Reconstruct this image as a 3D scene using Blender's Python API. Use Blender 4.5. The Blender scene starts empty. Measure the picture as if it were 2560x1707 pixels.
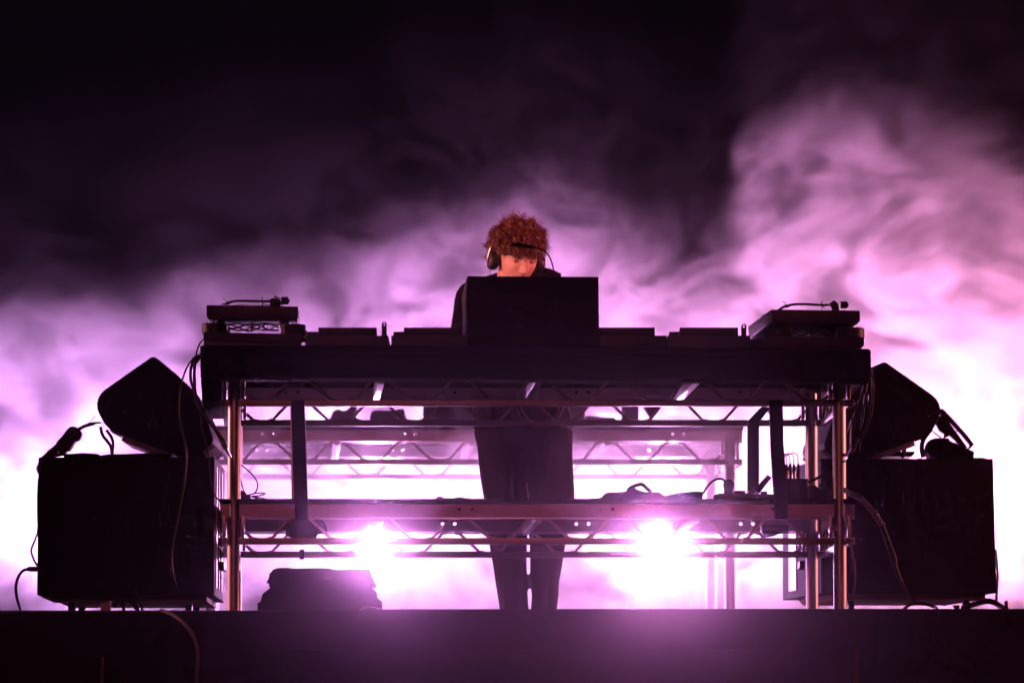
import bpy, bmesh, math, random
from mathutils import Vector, Matrix, noise as mnoise
import numpy as np
sc = bpy.context.scene
rnd = random.Random(5)
# ------------------------------------------------------------------ camera, world, lights
F = 14200.0; CX, CY = 1280.0, 853.5; HZ = 2035.0; CZ = -0.72
pitch = math.atan((HZ - CY) / F)
cam = bpy.data.cameras.new('camera'); co = bpy.data.objects.new('camera', cam); sc.collection.objects.link(co)
cam.sensor_width = 36; cam.lens = F / 2560 * 36; cam.clip_end = 300
cam.dof.use_dof = True; cam.dof.focus_distance = 21.0; cam.dof.aperture_fstop = 4.0
co.location = (0, 0, CZ); co.rotation_euler = (math.pi / 2 + pitch, 0, 0); sc.camera = co
wd = bpy.data.worlds.new('World'); sc.world = wd; wd.use_nodes = True
wd.node_tree.nodes['Background'].inputs[0].default_value = (0.0019, 0.0010, 0.0024, 1)
wd.node_tree.nodes['Background'].inputs[1].default_value = 1.0
sc.view_settings.view_transform = 'Standard'; sc.view_settings.look = 'None'; sc.view_settings.exposure = 0.0
cy = sc.cycles
cy.use_denoising = True
cy.volume_bounces = 0; cy.volume_step_rate = 4; cy.adaptive_threshold = .03; cy.max_bounces = 6; cy.diffuse_bounces = 2; cy.glossy_bounces = 3; cy.transparent_max_bounces = 8
cy.sample_clamp_indirect = 4.0

def W(px, py, D):
    dx = (px - CX) / F; dz = (CY - py) / F
    c, s = math.cos(pitch), math.sin(pitch)
    y = c - dz * s; z = s + dz * c
    return Vector((dx / y * D, D, CZ + z / y * D))

def lamp(name, kind, loc, target, energy, color, size=0.3, spot=60, blend=.5):
    l = bpy.data.lights.new(name, kind); l.energy = energy; l.color = color
    if kind == 'AREA': l.shape = 'DISK'; l.size = size
    else: l.shadow_soft_size = size
    if kind == 'SPOT': l.spot_size = math.radians(spot); l.spot_blend = blend
    o = bpy.data.objects.new(name, l); sc.collection.objects.link(o); o.location = loc
    d = Vector(target) - Vector(loc); o.rotation_euler = d.to_track_quat('-Z', 'Y').to_euler()
    return o
BEAM_D = 27.0
BEAMS = (223, 940, 1657, 2374)
for i, px in enumerate(BEAMS):      # the four floor-standing lamps behind the band gear
    p = W(px, 1370, BEAM_D)
    col = [(.85, .37, .98), (.92, .36, .98), (1, .38, .95), (1, .39, .76)][i]
    lamp('beam_light', 'SPOT', p + Vector((0, -.20, .0)), p + Vector((0, -2, 1.5)), [900, 950, 1180, 1080][i], col, .05, 156, .8)
lamp('red_light', 'SPOT', (4.4, 27.2, .9), (2.9, 25.6, 2.0), 500, (1, .12, .12), .1, 120, .8)
lamp('side_light', 'SPOT', (-6.8, 22.35, 1.5), (0, 21, .8), 900, (1, .30, .32), .7, 34, .5)
lamp('side_light', 'SPOT', (6.8, 22.1, 1.3), (0, 21, .8), 800, (1, .27, .28), .7, 34, .5)
lamp('key_light', 'SPOT', (-6.5, 16.5, 1.6), (0, 21.8, 1.55), 5200, (1, .30, .26), .12, 4.4, .6)
lamp('key_light', 'SPOT', (6.2, 18.9, 2.4), (0, 21.8, 1.6), 3800, (1, .19, .17), .12, 5.0, .6)
lamp('front_light', 'SPOT', (-1.5, 2, 6.5), (0, 21, 1.0), 850, (1, .17, .22), .8, 20, .6)

# ------------------------------------------------------------------ helpers
REG = dict(R1=(0, 850, 3.92), R2=(0, 1200, 3.093), R3=(480, 720, 4.523), R4=(960, 500, 3.92), R5=(480, 900, 3.459),
           R6=(1060, 900, 3.92), R7=(500, 1200, 3.36), R8=(1180, 500, 7.84), S1=(1480, 720, 3.267), S2=(1460, 1100, 3.267),
           S3=(2050, 870, 4.125), S4=(2050, 1200, 3.092), S5=(1150, 1250, 3.92), S6=(1880, 1050, 6.273), S8=(1800, 720, 5.88),
           Z1=(60, 1060, 8.712), Z2=(800, 1000, 5.345), Z3=(640, 1400, 7.35), Z4=(0, 1480, 3.36), Z5=(1400, 1000, 4.2),
           Z6=(420, 900, 3.92), O=(0, 0, 1.0))
def Q(reg, x, y):
    a, b, s = REG[reg]; return (a + x / s, b + y / s)
def P(reg, x, y, D):
    return W(*Q(reg, x, y), D)

def new_bm(): return bmesh.new()
def hexa(bm, c):           # c: 8 corners, front 0-3 (ccw seen from front), back 4-7
    v = [bm.verts.new(p) for p in c]
    for f in ((0, 1, 2, 3), (7, 6, 5, 4), (0, 4, 5, 1), (1, 5, 6, 2), (2, 6, 7, 3), (3, 7, 4, 0)):
        bm.faces.new([v[i] for i in f])
    return v
def box(bm, x0, x1, y0, y1, z0, z1):
    hexa(bm, [(x0, y0, z0), (x1, y0, z0), (x1, y0, z1), (x0, y0, z1), (x0, y1, z0), (x1, y1, z0), (x1, y1, z1), (x0, y1, z1)])
def prism(bm, pts, depth, shift=(0, 0)):      # pts: world points on one plane; extruded straight back
    off = Vector((shift[0], depth, shift[1]))
    a = [bm.verts.new(p) for p in pts]; b = [bm.verts.new(Vector(p) + off) for p in pts]
    n = len(pts)
    bm.faces.new(a); bm.faces.new(b[::-1])
    for i in range(n):
        j = (i + 1) % n
        bm.faces.new([a[j], a[i], b[i], b[j]])
def pprism(bm, reg, pts, D, depth, shift=(0, 0)):
    prism(bm, [P(reg, x, y, D) for x, y in pts], depth, shift)
def smooth_path(pts, k=6):
    pts = [Vector(p) for p in pts]
    if len(pts) < 3: return pts
    q = [pts[0] * 2 - pts[1]] + pts + [pts[-1] * 2 - pts[-2]]
    out = []
    for i in range(1, len(q) - 2):
        a, b, c, d = q[i - 1:i + 3]
        for j in range(k):
            t = j / k
            out.append(.5 * ((2 * b) + (c - a) * t + (2 * a - 5 * b + 4 * c - d) * t * t + (3 * b - a - 3 * c + d) * t ** 3))
    out.append(pts[-1]); return out
def tube(bm, pts, r, seg=8, smooth=True, k=6):
    path = smooth_path(pts, k) if smooth else [Vector(p) for p in pts]
    n = len(path); rr = r if isinstance(r, (list, tuple)) else None
    prev = None; t0 = (path[1] - path[0]).normalized()
    up = Vector((0, 0, 1)) if abs(t0.z) < .9 else Vector((1, 0, 0))
    u = t0.cross(up).normalized()
    for i, p in enumerate(path):
        t = (path[min(i + 1, n - 1)] - path[max(i - 1, 0)])
        t = t.normalized() if t.length > 1e-9 else t0
        u = (u - t * u.dot(t)); u = u.normalized() if u.length > 1e-6 else t.orthogonal().normalized()
        w = t.cross(u)
        if rr: f = i / (n - 1) * (len(rr) - 1); a = int(min(f, len(rr) - 2)); ri = rr[a] + (rr[a + 1] - rr[a]) * (f - a)
        else: ri = r
        ring = [bm.verts.new(p + (u * math.cos(2 * math.pi * j / seg) + w * math.sin(2 * math.pi * j / seg)) * ri) for j in range(seg)]
        if prev:
            for j in range(seg):
                bm.faces.new([prev[j], prev[(j + 1) % seg], ring[(j + 1) % seg], ring[j]])
        else: bm.faces.new(ring[::-1]) if seg > 2 else None
        prev = ring
    bm.faces.new(prev)
def cyl(bm, a, b, r, r2=None, seg=20):
    tube(bm, [a, b], [r, r2 if r2 is not None else r], seg, smooth=False)
def loft(bm, rings, seg=24, p=2.3):   # rings: (cx, cy, z, rx, ry)
    prev = None
    for cx, cyy, z, rx, ry in rings:
        ring = []
        for j in range(seg):
            a = 2 * math.pi * j / seg; c, s = math.cos(a), math.sin(a)
            ring.append(bm.verts.new((cx + math.copysign(abs(c) ** (2 / p), c) * rx, cyy + math.copysign(abs(s) ** (2 / p), s) * ry, z)))
        if prev:
            for j in range(seg): bm.faces.new([prev[j], prev[(j + 1) % seg], ring[(j + 1) % seg], ring[j]])
        else: bm.faces.new(ring[::-1])
        prev = ring
    bm.faces.new(prev)
def ball(bm, c, r, sx=1, sy=1, sz=1, sub=2):
    bmesh.ops.create_icosphere(bm, subdivisions=sub, radius=r, matrix=Matrix.Translation(c) @ Matrix.Diagonal((sx, sy, sz, 1)))

def wloc(o):
    v = Vector((0, 0, 0))
    while o: v += o.location; o = o.parent
    return v
def obj(name, bm, mat, parent=None, bevel=0, smooth=True, loc=None):
    bmesh.ops.recalc_face_normals(bm, faces=bm.faces)
    if bevel:
        es = [e for e in bm.edges if len(e.link_faces) == 2 and e.calc_face_angle(0) > .6]
        try: bmesh.ops.bevel(bm, geom=es, offset=bevel, segments=2, affect='EDGES', profile=.6, clamp_overlap=True)
        except Exception: pass
    me = bpy.data.meshes.new(name); 
    if parent is not None: org = wloc(parent)
    elif loc is not None: org = Vector(loc)
    else:
        xs = [v.co for v in bm.verts]
        org = Vector(((min(c.x for c in xs) + max(c.x for c in xs)) / 2, (min(c.y for c in xs) + max(c.y for c in xs)) / 2, min(c.z for c in xs)))
    for v in bm.verts: v.co -= org
    bm.to_mesh(me); bm.free()
    me.materials.append(mat)
    if smooth:
        for p in me.polygons: p.use_smooth = True
        try: me.set_sharp_from_angle(angle=math.radians(38))
        except Exception: pass
    o = bpy.data.objects.new(name, me); sc.collection.objects.link(o)
    if parent is not None: o.parent = parent
    else: o.location = org
    return o
def thing(name, label, cat, loc, group=None):
    o = bpy.data.objects.new(name, None); sc.collection.objects.link(o); o.location = loc; o.empty_display_size = .05
    return tag(o, label, cat, group)
def tag(o, label, cat, group=None, kind=None):
    o['label'] = label; o['category'] = cat
    if group: o['group'] = group
    if kind: o['kind'] = kind
    return o
def evalmesh(o):
    dg = bpy.context.evaluated_depsgraph_get(); dg.update()
    me = bpy.data.meshes.new_from_object(o.evaluated_get(dg)); return me
def bake(o):       # turn an object's modifiers into plain mesh
    me = evalmesh(o); o.modifiers.clear(); old = o.data; o.data = me
    for p in me.polygons: p.use_smooth = True
    return o

# ------------------------------------------------------------------ materials
def mat(name, col, rough=.6, metal=0, bump=0, scale=80, var=.15, spec=.5, sheen=0, trans=0, stretch=(1, 1, 1), rvar=0, coat=0):
    m = bpy.data.materials.new(name); m.use_nodes = True; nt = m.node_tree; b = nt.nodes['Principled BSDF']
    tc = nt.nodes.new('ShaderNodeTexCoord'); mp = nt.nodes.new('ShaderNodeMapping'); mp.inputs['Scale'].default_value = stretch
    nt.links.new(tc.outputs['Object'], mp.inputs[0])
    n = nt.nodes.new('ShaderNodeTexNoise'); n.inputs['Scale'].default_value = scale; n.inputs['Detail'].default_value = 5
    nt.links.new(mp.outputs[0], n.inputs['Vector'])
    mix = nt.nodes.new('ShaderNodeMix'); mix.data_type = 'RGBA'
    mix.inputs[6].default_value = [c * (1 - var) for c in col] + [1]; mix.inputs[7].default_value = [min(1, c * (1 + var)) for c in col] + [1]
    n2 = nt.nodes.new('ShaderNodeTexNoise'); n2.inputs['Scale'].default_value = scale * .12; n2.inputs['Detail'].default_value = 6
    nt.links.new(mp.outputs[0], n2.inputs['Vector']); nt.links.new(n2.outputs[0], mix.inputs[0])
    nt.links.new(mix.outputs[2], b.inputs['Base Color'])
    b.inputs['Roughness'].default_value = rough; b.inputs['Metallic'].default_value = metal
    b.inputs['Specular IOR Level'].default_value = spec; b.inputs['Sheen Weight'].default_value = sheen; b.inputs['Coat Weight'].default_value = coat
    if rvar:
        mr = nt.nodes.new('ShaderNodeMapRange'); nt.links.new(n2.outputs[0], mr.inputs[0]); mr.inputs[3].default_value = rough - rvar; mr.inputs[4].default_value = rough + rvar
        mr.inputs[1].default_value = .3; mr.inputs[2].default_value = .7; nt.links.new(mr.outputs[0], b.inputs['Roughness'])
    if bump:
        bp = nt.nodes.new('ShaderNodeBump'); bp.inputs['Strength'].default_value = bump; bp.inputs['Distance'].default_value = .004
        nt.links.new(n.outputs[0], bp.inputs['Height']); nt.links.new(bp.outputs[0], b.inputs['Normal'])
    if trans:
        tr = nt.nodes.new('ShaderNodeBsdfTranslucent'); nt.links.new(mix.outputs[2], tr.inputs['Color'])
        ms = nt.nodes.new('ShaderNodeMixShader'); ms.inputs[0].default_value = trans
        nt.links.new(b.outputs[0], ms.inputs[1]); nt.links.new(tr.outputs[0], ms.inputs[2])
        nt.links.new(ms.outputs[0], nt.nodes['Material Output'].inputs['Surface'])
    return m
M = dict(
    cloth=mat('black_molton', (.012, .011, .013), .95, scale=90, spec=.1),
    wood=mat('black_painted_ply', (.007, .006, .0075), .8, bump=.2, scale=60, stretch=(1, 1, 6), spec=.12),
    alu=mat('aluminium', (.66, .60, .58), .47, 1, bump=.06, scale=180, stretch=(1, 1, .08), var=.2, rvar=.1),
    rail=mat('aluminium_extrusion', (.42, .34, .33), .42, .9, bump=.08, scale=200, stretch=(.05, 1, 1), var=.22, rvar=.08),
    under=mat('deck_board_paint', (.010, .007, .009), 1.0, spec=0.0, scale=40),
    bar=mat('brace_aluminium', (.72, .52, .48), .38, .55, scale=120, var=.2, rvar=.08),
    steel=mat('bright_steel', (.7, .68, .66), .28, 1, var=.1),
    cab=mat('cabinet_paint', (.010, .009, .011), .7, scale=60, spec=.25),
    plastic=mat('black_plastic', (.015, .014, .016), .42, bump=.12, scale=160, spec=.4),
    deckp=mat('turntable_body', (.055, .045, .06), .45, bump=.1, scale=120, spec=.4),
    rubber=mat('black_rubber', (.013, .012, .013), .5, spec=.45, scale=50),
    cable=mat('cable_rubber', (.02, .018, .02), .33, spec=.6, scale=60),
    grey=mat('grey_hose', (.30, .26, .29), .5, scale=40),
    foam=mat('grille_foam', (.55, .48, .52), .8, bump=1.0, scale=420, var=.6, spec=.5, trans=.6),
    side=mat('carpet_side', (.10, .08, .09), .85, bump=.9, scale=350, var=.4),
    skin=mat('skin', (.58, .34, .27), .5, bump=.08, scale=90, var=.06, spec=.4),
    lip=mat('lip', (.42, .17, .15), .45),
    hair=mat('curly_hair', (.17, .045, .020), .38, scale=200, var=.5, spec=.7, trans=.38),
    scalp=mat('hair_core', (.035, .014, .009), .9),
    tee=mat('dark_jersey', (.012, .007, .010), .85, bump=.5, scale=24, spec=.2),
    denim=mat('brown_denim', (.018, .009, .011), .85, bump=.55, scale=30, var=.3, spec=.2),
    shoe=mat('shoe_leather', (.02, .018, .018), .5),
    eye=mat('eye_white', (.30, .25, .23), .3), iris=mat('iris', (.03, .02, .015), .15),
    foampad=mat('ribbed_foam', (.35, .25, .2), .8), board=mat('isolation_board', (.035, .02, .018), .6, scale=40, stretch=(1, 8, 8)),
    stage=mat('stage_black', (.022, .019, .023), .75, scale=40, var=.3, spec=.35),
    ground=mat('pit_floor', (.03, .028, .03), .8, bump=.3, scale=20),
    card=mat('paper_tag', (.75, .6, .5), .7), rust=mat('worn_paint', (.22, .08, .05), .7, scale=60, var=.6),
    yellow=mat('yellow_lift', (.75, .45, .06), .4), bag=mat('black_nylon', (.03, .026, .032), .6, bump=.5, scale=18),
    grip=mat('gold_jack', (.75, .55, .35), .25, 1), lens=None, bead=mat('beaded_cable', (.6, .5, .48), .3, .6))
M['lens'] = bpy.data.materials.new('lamp_lens'); M['lens'].use_nodes = True
_b = M['lens'].node_tree.nodes['Principled BSDF']; _b.inputs['Base Color'].default_value = (.9, .9, .9, 1)
_b.inputs['Emission Color'].default_value = (1, .62, 1, 1); _b.inputs['Emission Strength'].default_value = 80

# ------------------------------------------------------------------ setting
bm = new_bm(); box(bm, -30, 30, -20, 60, -2.6, -2.5); o = obj('ground', bm, M['ground']); o['kind'] = 'structure'
bm = new_bm()
edge = [(-4200, 1534), (0, 1531), (600, 1527), (760, 1526), (1000, 1522), (1660, 1521), (2560, 1521), (6700, 1521)]
top = [W(a, b, 20.0) for a, b in edge]
f = [bm.verts.new(p) for p in top]; g = [bm.verts.new((p.x, 45, 0.0)) for p in top]; h = [bm.verts.new((p.x, 20.0, -2.5)) for p in top]
f2 = [bm.verts.new((p.x, 20.12, 0.0)) for p in top]
for i in range(len(top) - 1):
    bm.faces.new([f[i], f[i + 1], f2[i + 1], f2[i]]); bm.faces.new([f2[i], f2[i + 1], g[i + 1], g[i]]); bm.faces.new([h[i], h[i + 1], f[i + 1], f[i]])
o = obj('stage', bm, M['stage'], smooth=False); o['kind'] = 'structure'
# panel on the stage front with a worn right edge
t = thing('fascia_panel', 'wide black panel on the stage front, its right edge worn to rust', 'panel', W(1420, 1900, 19.97))
a = W(700, 1622, 19.965); b = W(2133, 1622, 19.965); bm = new_bm(); box(bm, a.x, b.x, 19.965, 19.998, -1.3, a.z); obj('panel', bm, M['stage'], t, .003)
a = W(2134, 1622, 19.962); b = W(2147, 1622, 19.962); bm = new_bm(); box(bm, a.x, b.x, 19.962, 19.998, -1.3, a.z - .001); e_ = obj('edge_strip', bm, M['rust'], t, .002); e_['label'] = 'rusty worn edge strip'

# ------------------------------------------------------------------ scaffold tables (aluminium staging decks)
SH = -.045 / 1.07
XD = [575, 774, 974, 1172, 1371, 1567, 1765, 1962]; XDb = [630, 827, 1026, 1226, 1422, 1619, 1814, 2011]
XU = [679, 885, 1080, 1279, 1476, 1673, 1869, 2062]; XUt = [725, 929, 1129, 1323, 1522, 1711, 1912, 2107]
def Xw(px): return (px - 1280) / 682.7
def scaffold_table(name, label, dx, y0, zs, board_over=()):
    t = thing('scaffold_table', label, 'staging table', (dx, y0, 0), 'aluminium staging tables')
    def T(x, dy, z): return Vector((x + dx + SH * dy, y0 + dy, z))
    L, R = Xw(584), Xw(2100); DP = 1.07
    for (x, dy) in ((L, 0), (R, 0), (L, DP), (R, DP)):
        bm = new_bm(); cyl(bm, T(x, dy, 0.0), T(x, dy, max(zs) + .125), .0241, seg=28)
        lg = obj('leg', bm, M['alu'], t)
        if zs[0] < .5 or True:
            for z in zs:      # sockets: two plates beside the tube
                for s in (-1, 1):
                    bm = new_bm(); c = T(x + s * .034, dy, 0); box(bm, c.x - .006, c.x + .006, c.y - .028, c.y + .028, z + .026, z + .105)
                    obj('socket_plate', bm, M['alu'], lg, .002)
    for z in zs:
        fr = new_bm()
        zb0, zb1 = z, z + .0237             # bottom rail
        pl0, pl1 = z + .100, z + .147       # plank with holes
        x0, x1 = Xw(553), Xw(2137)
        for dy in (0, DP):
            for s in (0,):
                pass
            a = T(x0, dy, 0); b = T(x1, dy, 0); ww = .018
            rb = new_bm(); box(rb, a.x, b.x, a.y - ww, a.y + ww, zb0, zb1); 
            if dy == 0: frame = obj('deck_frame', rb, M['rail'], t, .003)
            else: obj('rear_rail', rb, M['rail'], frame, .003)
            pb = new_bm(); box(pb, a.x, b.x, a.y - .012, a.y + .012, pl0, pl1)
            po = obj('edge_plank', pb, M['rail'], frame, 0, smooth=False)
            cb = new_bm()
            for hx in (715, 746, 1128, 1160, 1480, 1512, 1912, 1944):
                c = T(Xw(hx) + (.03 if dy == 0 else 0), dy, z + .130)
                cyl(cb, c + Vector((0, -.1, 0)), c + Vector((0, .1, 0)), .0068, seg=12)
            co_ = obj('cut', cb, M['rail'])
            md = po.modifiers.new('b', 'BOOLEAN'); md.object = co_; md.operation = 'DIFFERENCE'; md.solver = 'EXACT'
            # objects are parented; the cutter must match world space
            bpy.context.view_layer.update()
            me = evalmesh(po); po.modifiers.clear(); po.data = me; bpy.data.objects.remove(co_)
            # thin top chord under the plank
            tb = new_bm(); box(tb, a.x, b.x, a.y - .008, a.y + .008, z + .092, z + .0985); obj('top_chord', tb, M['steel'], frame, .002)
            for k in range(8):
                for (pa, pb_) in (((XD[k], 1), (XDb[k], 0)), ((XU[k], 0), (XUt[k], 1))):
                    q0 = T(Xw(pa[0]), dy, z + (.094 if pa[1] else .022)); q1 = T(Xw(pb_[0]), dy, z + (.094 if pb_[1] else .022))
                    d = (q1 - q0).normalized()
                    ex = Vector((math.copysign(.016, d.x), 0, 0))
                    bb = new_bm(); tube(bb, [q0 - ex, q0 - ex * .15 + Vector((0, 0, -.001 if pa[1] else .001)), q0 + d * .012, q1 - d * .012, q1 + ex * .15, q1 + ex], .0058, 8, k=3)
                    obj('brace', bb, M['bar'], frame)
        # side rails and side braces
        for x in (x0 + .01, x1 - .01):
            a = T(x, 0, 0); b = T(x, DP, 0)
            for (q0, q1) in ((zb0, zb1), (pl0, pl1)):
                sb = new_bm(); hexa(sb, [Vector((a.x - .01, a.y + .02, q0)), Vector((a.x + .01, a.y + .02, q0)), Vector((a.x + .01, a.y + .02, q1)), Vector((a.x - .01, a.y + .02, q1)),
                                         Vector((b.x - .01, b.y - .02, q0)), Vector((b.x + .01, b.y - .02, q0)), Vector((b.x + .01, b.y - .02, q1)), Vector((b.x - .01, b.y - .02, q1))])
                obj('side_rail', sb, M['rail'], frame, .002)
            for k in range(4):
                y_ = .08 + k * .25
                sb = new_bm(); tube(sb, [T(x, y_, z + .022), T(x, y_ + .11, z + .096)], .0055, 8, smooth=False); tube(sb, [T(x, y_ + .13, z + .096), T(x, y_ + .23, z + .022)], .0055, 8, smooth=False)
                obj('side_brace', sb, M['alu'], frame)
        for cxm in (-.482, .097, .678):     # cross members
            a = T(cxm, 0, 0); b = T(cxm, DP, 0)
            sb = new_bm(); hexa(sb, [Vector((a.x - .013, a.y + .02, z + .085)), Vector((a.x + .013, a.y + .02, z + .085)), Vector((a.x + .013, a.y + .02, z + .132)), Vector((a.x - .013, a.y + .02, z + .132)),
                                     Vector((b.x - .013, b.y - .02, z + .085)), Vector((b.x + .013, b.y - .02, z + .085)), Vector((b.x + .013, b.y - .02, z + .132)), Vector((b.x - .013, b.y - .02, z + .132))])
            obj('cross_member', sb, M['steel'], frame, .002)
        a = T(x0, 0, 0); b = T(x1, 0, 0); c = T(x0, DP, 0); d = T(x1, DP, 0)
        db = new_bm(); hexa(db, [Vector((a.x - .006, a.y - .02, z + .149)), Vector((b.x + .004, a.y - .02, z + .149)), Vector((b.x + .004, a.y - .02, z + .167)), Vector((a.x - .006, a.y - .02, z + .167)),
                                 Vector((c.x - .006, c.y + .02, z + .149)), Vector((d.x + .004, c.y + .02, z + .149)), Vector((d.x + .004, c.y + .02, z + .167)), Vector((c.x - .006, c.y + .02, z + .167))])
        obj('deck_board', db, M['under'], t, .003)
    return t
scaffold_table('scaffold_table', 'two-tier aluminium staging table with lattice rails holding up the long black desk', 0, 20.8, (.772, .265))
scaffold_table('scaffold_table', 'single-tier aluminium staging table standing in the white smoke behind the performer', -.268, 24.3, (.772,))

# ------------------------------------------------------------------ desk box
t = thing('desk_top', 'long black cloth-covered desk box lying on the aluminium staging table', 'desk', W(1340, 942, 20.55))
bm = new_bm()
pts = [W(500.5, 864, 20.55), W(520, 862.5, 20.55), W(1100, 863, 20.55), W(1720, 868, 20.55), W(2120, 870.5, 20.55), W(2172, 872, 20.55), W(2177.5, 877, 20.55), W(2177.5, 887, 20.55), W(501, 887, 20.55)]
prism(bm, pts, 1.40, (-.03, 0)); obj('box', bm, M['cloth'], t, .003)
bm = new_bm(); pts = [W(501, 887.3, 20.55), W(2177.5, 887.3, 20.55), W(2177.5, 938, 20.55), W(2165, 950.5, 20.55), W(1300, 945.5, 20.55), W(501, 941.5, 20.55)]
prism(bm, pts, .2, (-.005, 0)); obj('apron', bm, M['cloth'], t, .003)
bm = new_bm(); box(bm, -1.15, 1.22, 21.905, 21.93, .868, .9405); obj('rear_apron', bm, M['cloth'], t)
bm = new_bm(); pprism(bm, 'R1', [(1966, 362), (2175, 372), (2168, 604), (1982, 606)], 20.62, .9, (-.03, 0)); obj('side_panel', bm, M['wood'], t, .003)
bm = new_bm(); tube(bm, [P('S1', 2215, 770, 20.75), P('S1', 2140, 845, 21.0), P('S1', 2085, 900, 21.2)], .014, 6, smooth=False); obj('brace_bar', bm, M['wood'], t)

# ------------------------------------------------------------------ equipment box at the centre of the desk
t = thing('equipment_box', 'large plain black box standing upright on the desk in front of the performer', 'box', W(1330, 865, 20.75))
bm = new_bm()
fr = [P('R4', 812, 1440, 20.72), P('R4', 2112, 1440, 20.72), P('R4', 2104, 751, 20.72), P('R4', 817, 744, 20.72)]
bk = [P('R4', 778, 1440, 20.72) + Vector((0.000, .30, 0)), fr[1] + Vector((-.05, .30, 0)), P('R4', 2104, 850, 20.72) + Vector((-.05, .30, 0)), P('R4', 781, 868, 20.72) + Vector((-.006, .30, 0))]
hexa(bm, fr + bk); obj('shell', bm, M['cab'], t, .004)
bm = new_bm()
n0 = Vector((-.004, 0, 0)); s_ = [fr[0] + n0 + Vector((0, .006, .1)), fr[3] + n0 + Vector((0, .006, -.008)), bk[3] + n0 + Vector((0, -.01, -.006)), bk[0] + n0 + Vector((0, -.01, .1))]
hexa(bm, s_ + [p + Vector((.0035, 0, 0)) for p in s_]); obj('carpet_panel', bm, M['side'], t)

# ------------------------------------------------------------------ media players
def text_mesh(name, s, size, loc, rot, mt, parent, extrude=.0006):
    cu = bpy.data.curves.new(name, 'FONT'); cu.body = s; cu.size = size; cu.extrude = extrude
    to = bpy.data.objects.new(name, cu); sc.collection.objects.link(to)
    bpy.context.view_layer.update()
    me = evalmesh(to); bpy.data.objects.remove(to)
    me.materials.append(mt)
    w = max(v.co.x for v in me.vertices)
    o = bpy.data.objects.new(name, me); sc.collection.objects.link(o); o.parent = parent
    o.location = Vector(loc) - wloc(parent); o.rotation_euler = rot
    return o, w
M['print'] = mat('faint_print', (.10, .09, .10), .4)
def player(px0, D, label, letter=False):
    def p(dx, y, d=0): return W(px0 + dx, y, D + d)
    zb = W(0, 868, 20.6).z - .002 - .001
    t = thing('media_player', label, 'media player', (p(105, 860).x, D + .2, zb), 'media players on the desk')
    def bb(dx0, dx1, ytop, d0, d1, nm, par, zl=None, mt=None, bev=.002):
        bm = new_bm(); a = p(dx0, ytop); b = p(dx1, ytop)
        box(bm, a.x, b.x, D + d0, D + d1, zb if zl is None else W(0, zl, D).z, a.z); return obj(nm, bm, mt or M['plastic'], par, bev)
    body = bb(0, 207, 838.7, 0, .40, 'body', t)
    bb(31.5, 177.5, 817.3, .02, .11, 'display', t, 838.6)
    bb(5, 31.3, 827.2, .03, .10, 'browse_panel', t, 838.6)
    bm = new_bm(); c = p(104, 836); cyl(bm, (c.x, D + .25, p(0, 838.7).z + .001), (c.x, D + .25, p(0, 838.7).z + .014), .098, .095, 36); obj('jog_wheel', bm, M['plastic'], t)
    for i in range(2):
        bm = new_bm(); c = p(190, 838); cyl(bm, (c.x, D + .2 + .05 * i, c.z), (c.x, D + .2 + .05 * i, c.z + .008), .008, .007, 12); obj('knob', bm, M['plastic'], t)
    if letter:
        c = p(66, 829.5, .016); text_mesh('lettering', 'Pioneer Dj', .017, (c.x, D + .0185, c.z), (math.pi / 2, 0, 0), M['print'], t)
    return t
player(763.7, 20.78, 'black media player next to the left turntable, a loop-ended stick beside its raised screen', True)
player(978.0, 20.78, 'black media player tucked against the left side of the tall centre box')
player(1460, 20.80, 'black media player tucked against the right side of the tall centre box')
player(1668.5, 20.80, 'black media player next to the right turntable, a loop-ended stick beside its raised screen')
def usb(cx, y0, y1, D, lab):
    bm = new_bm(); r = 6.4
    pts = [W(cx - r, y1, D), W(cx + r, y1, D), W(cx + r, y0 + 8, D)]
    for k in range(1, 8): a = math.pi * k / 8; pts.append(W(cx + r * math.cos(a), y0 + 8 - 8 * math.sin(a), D))
    pts.append(W(cx - r, y0 + 8, D)); prism(bm, pts, .008); o = obj('usb_stick', bm, M['plastic'])
    for yy in (y0 + 3.6, y0 + 9.2):
        cb = new_bm(); c = W(cx, yy, D); cyl(cb, c + Vector((0, -.02, 0)), c + Vector((0, .03, 0)), .0030, seg=12)
        cu = obj('cut', cb, M['plastic']); md = o.modifiers.new('b', 'BOOLEAN'); md.object = cu; md.solver = 'EXACT'
        bpy.context.view_layer.update(); me = evalmesh(o); o.modifiers.clear(); o.data = me; bpy.data.objects.remove(cu)
    tag(o, lab, 'usb stick', 'loop-ended sticks standing on the media players')
usb(960.5, 803, 839, 20.92, 'black loop-ended stick upright on the player beside the left turntable')
usb(1859.5, 808, 842, 20.94, 'black loop-ended stick upright on the player beside the right turntable')
# mixer (mostly hidden by the centre box)
zb = W(0, 868, 20.6).z - .003; t = thing('mixer', 'black mixing desk with knobs behind the tall centre box', 'mixer', (.07, 21.1, zb))
bm = new_bm(); box(bm, -.125, .255, 20.93+.15, 21.43, zb, zb + .09); obj('body', bm, M['plastic'], t, .003)
for i in range(5):
    for j in range(4):
        bm = new_bm(); c = Vector((-.09 + i * .075, 21.13 + j * .06, zb + .09)); cyl(bm, c, c + Vector((0, 0, .014)), .009, .007, 12); obj('knob', bm, M['plastic'], t)
for i in range(4):
    bm = new_bm(); c = Vector((-.06 + i * .075, 21.39, zb + .09)); box(bm, c.x - .006, c.x + .006, c.y - .012, c.y + .012, c.z, c.z + .012); obj('fader', bm, M['steel'], t)

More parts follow.
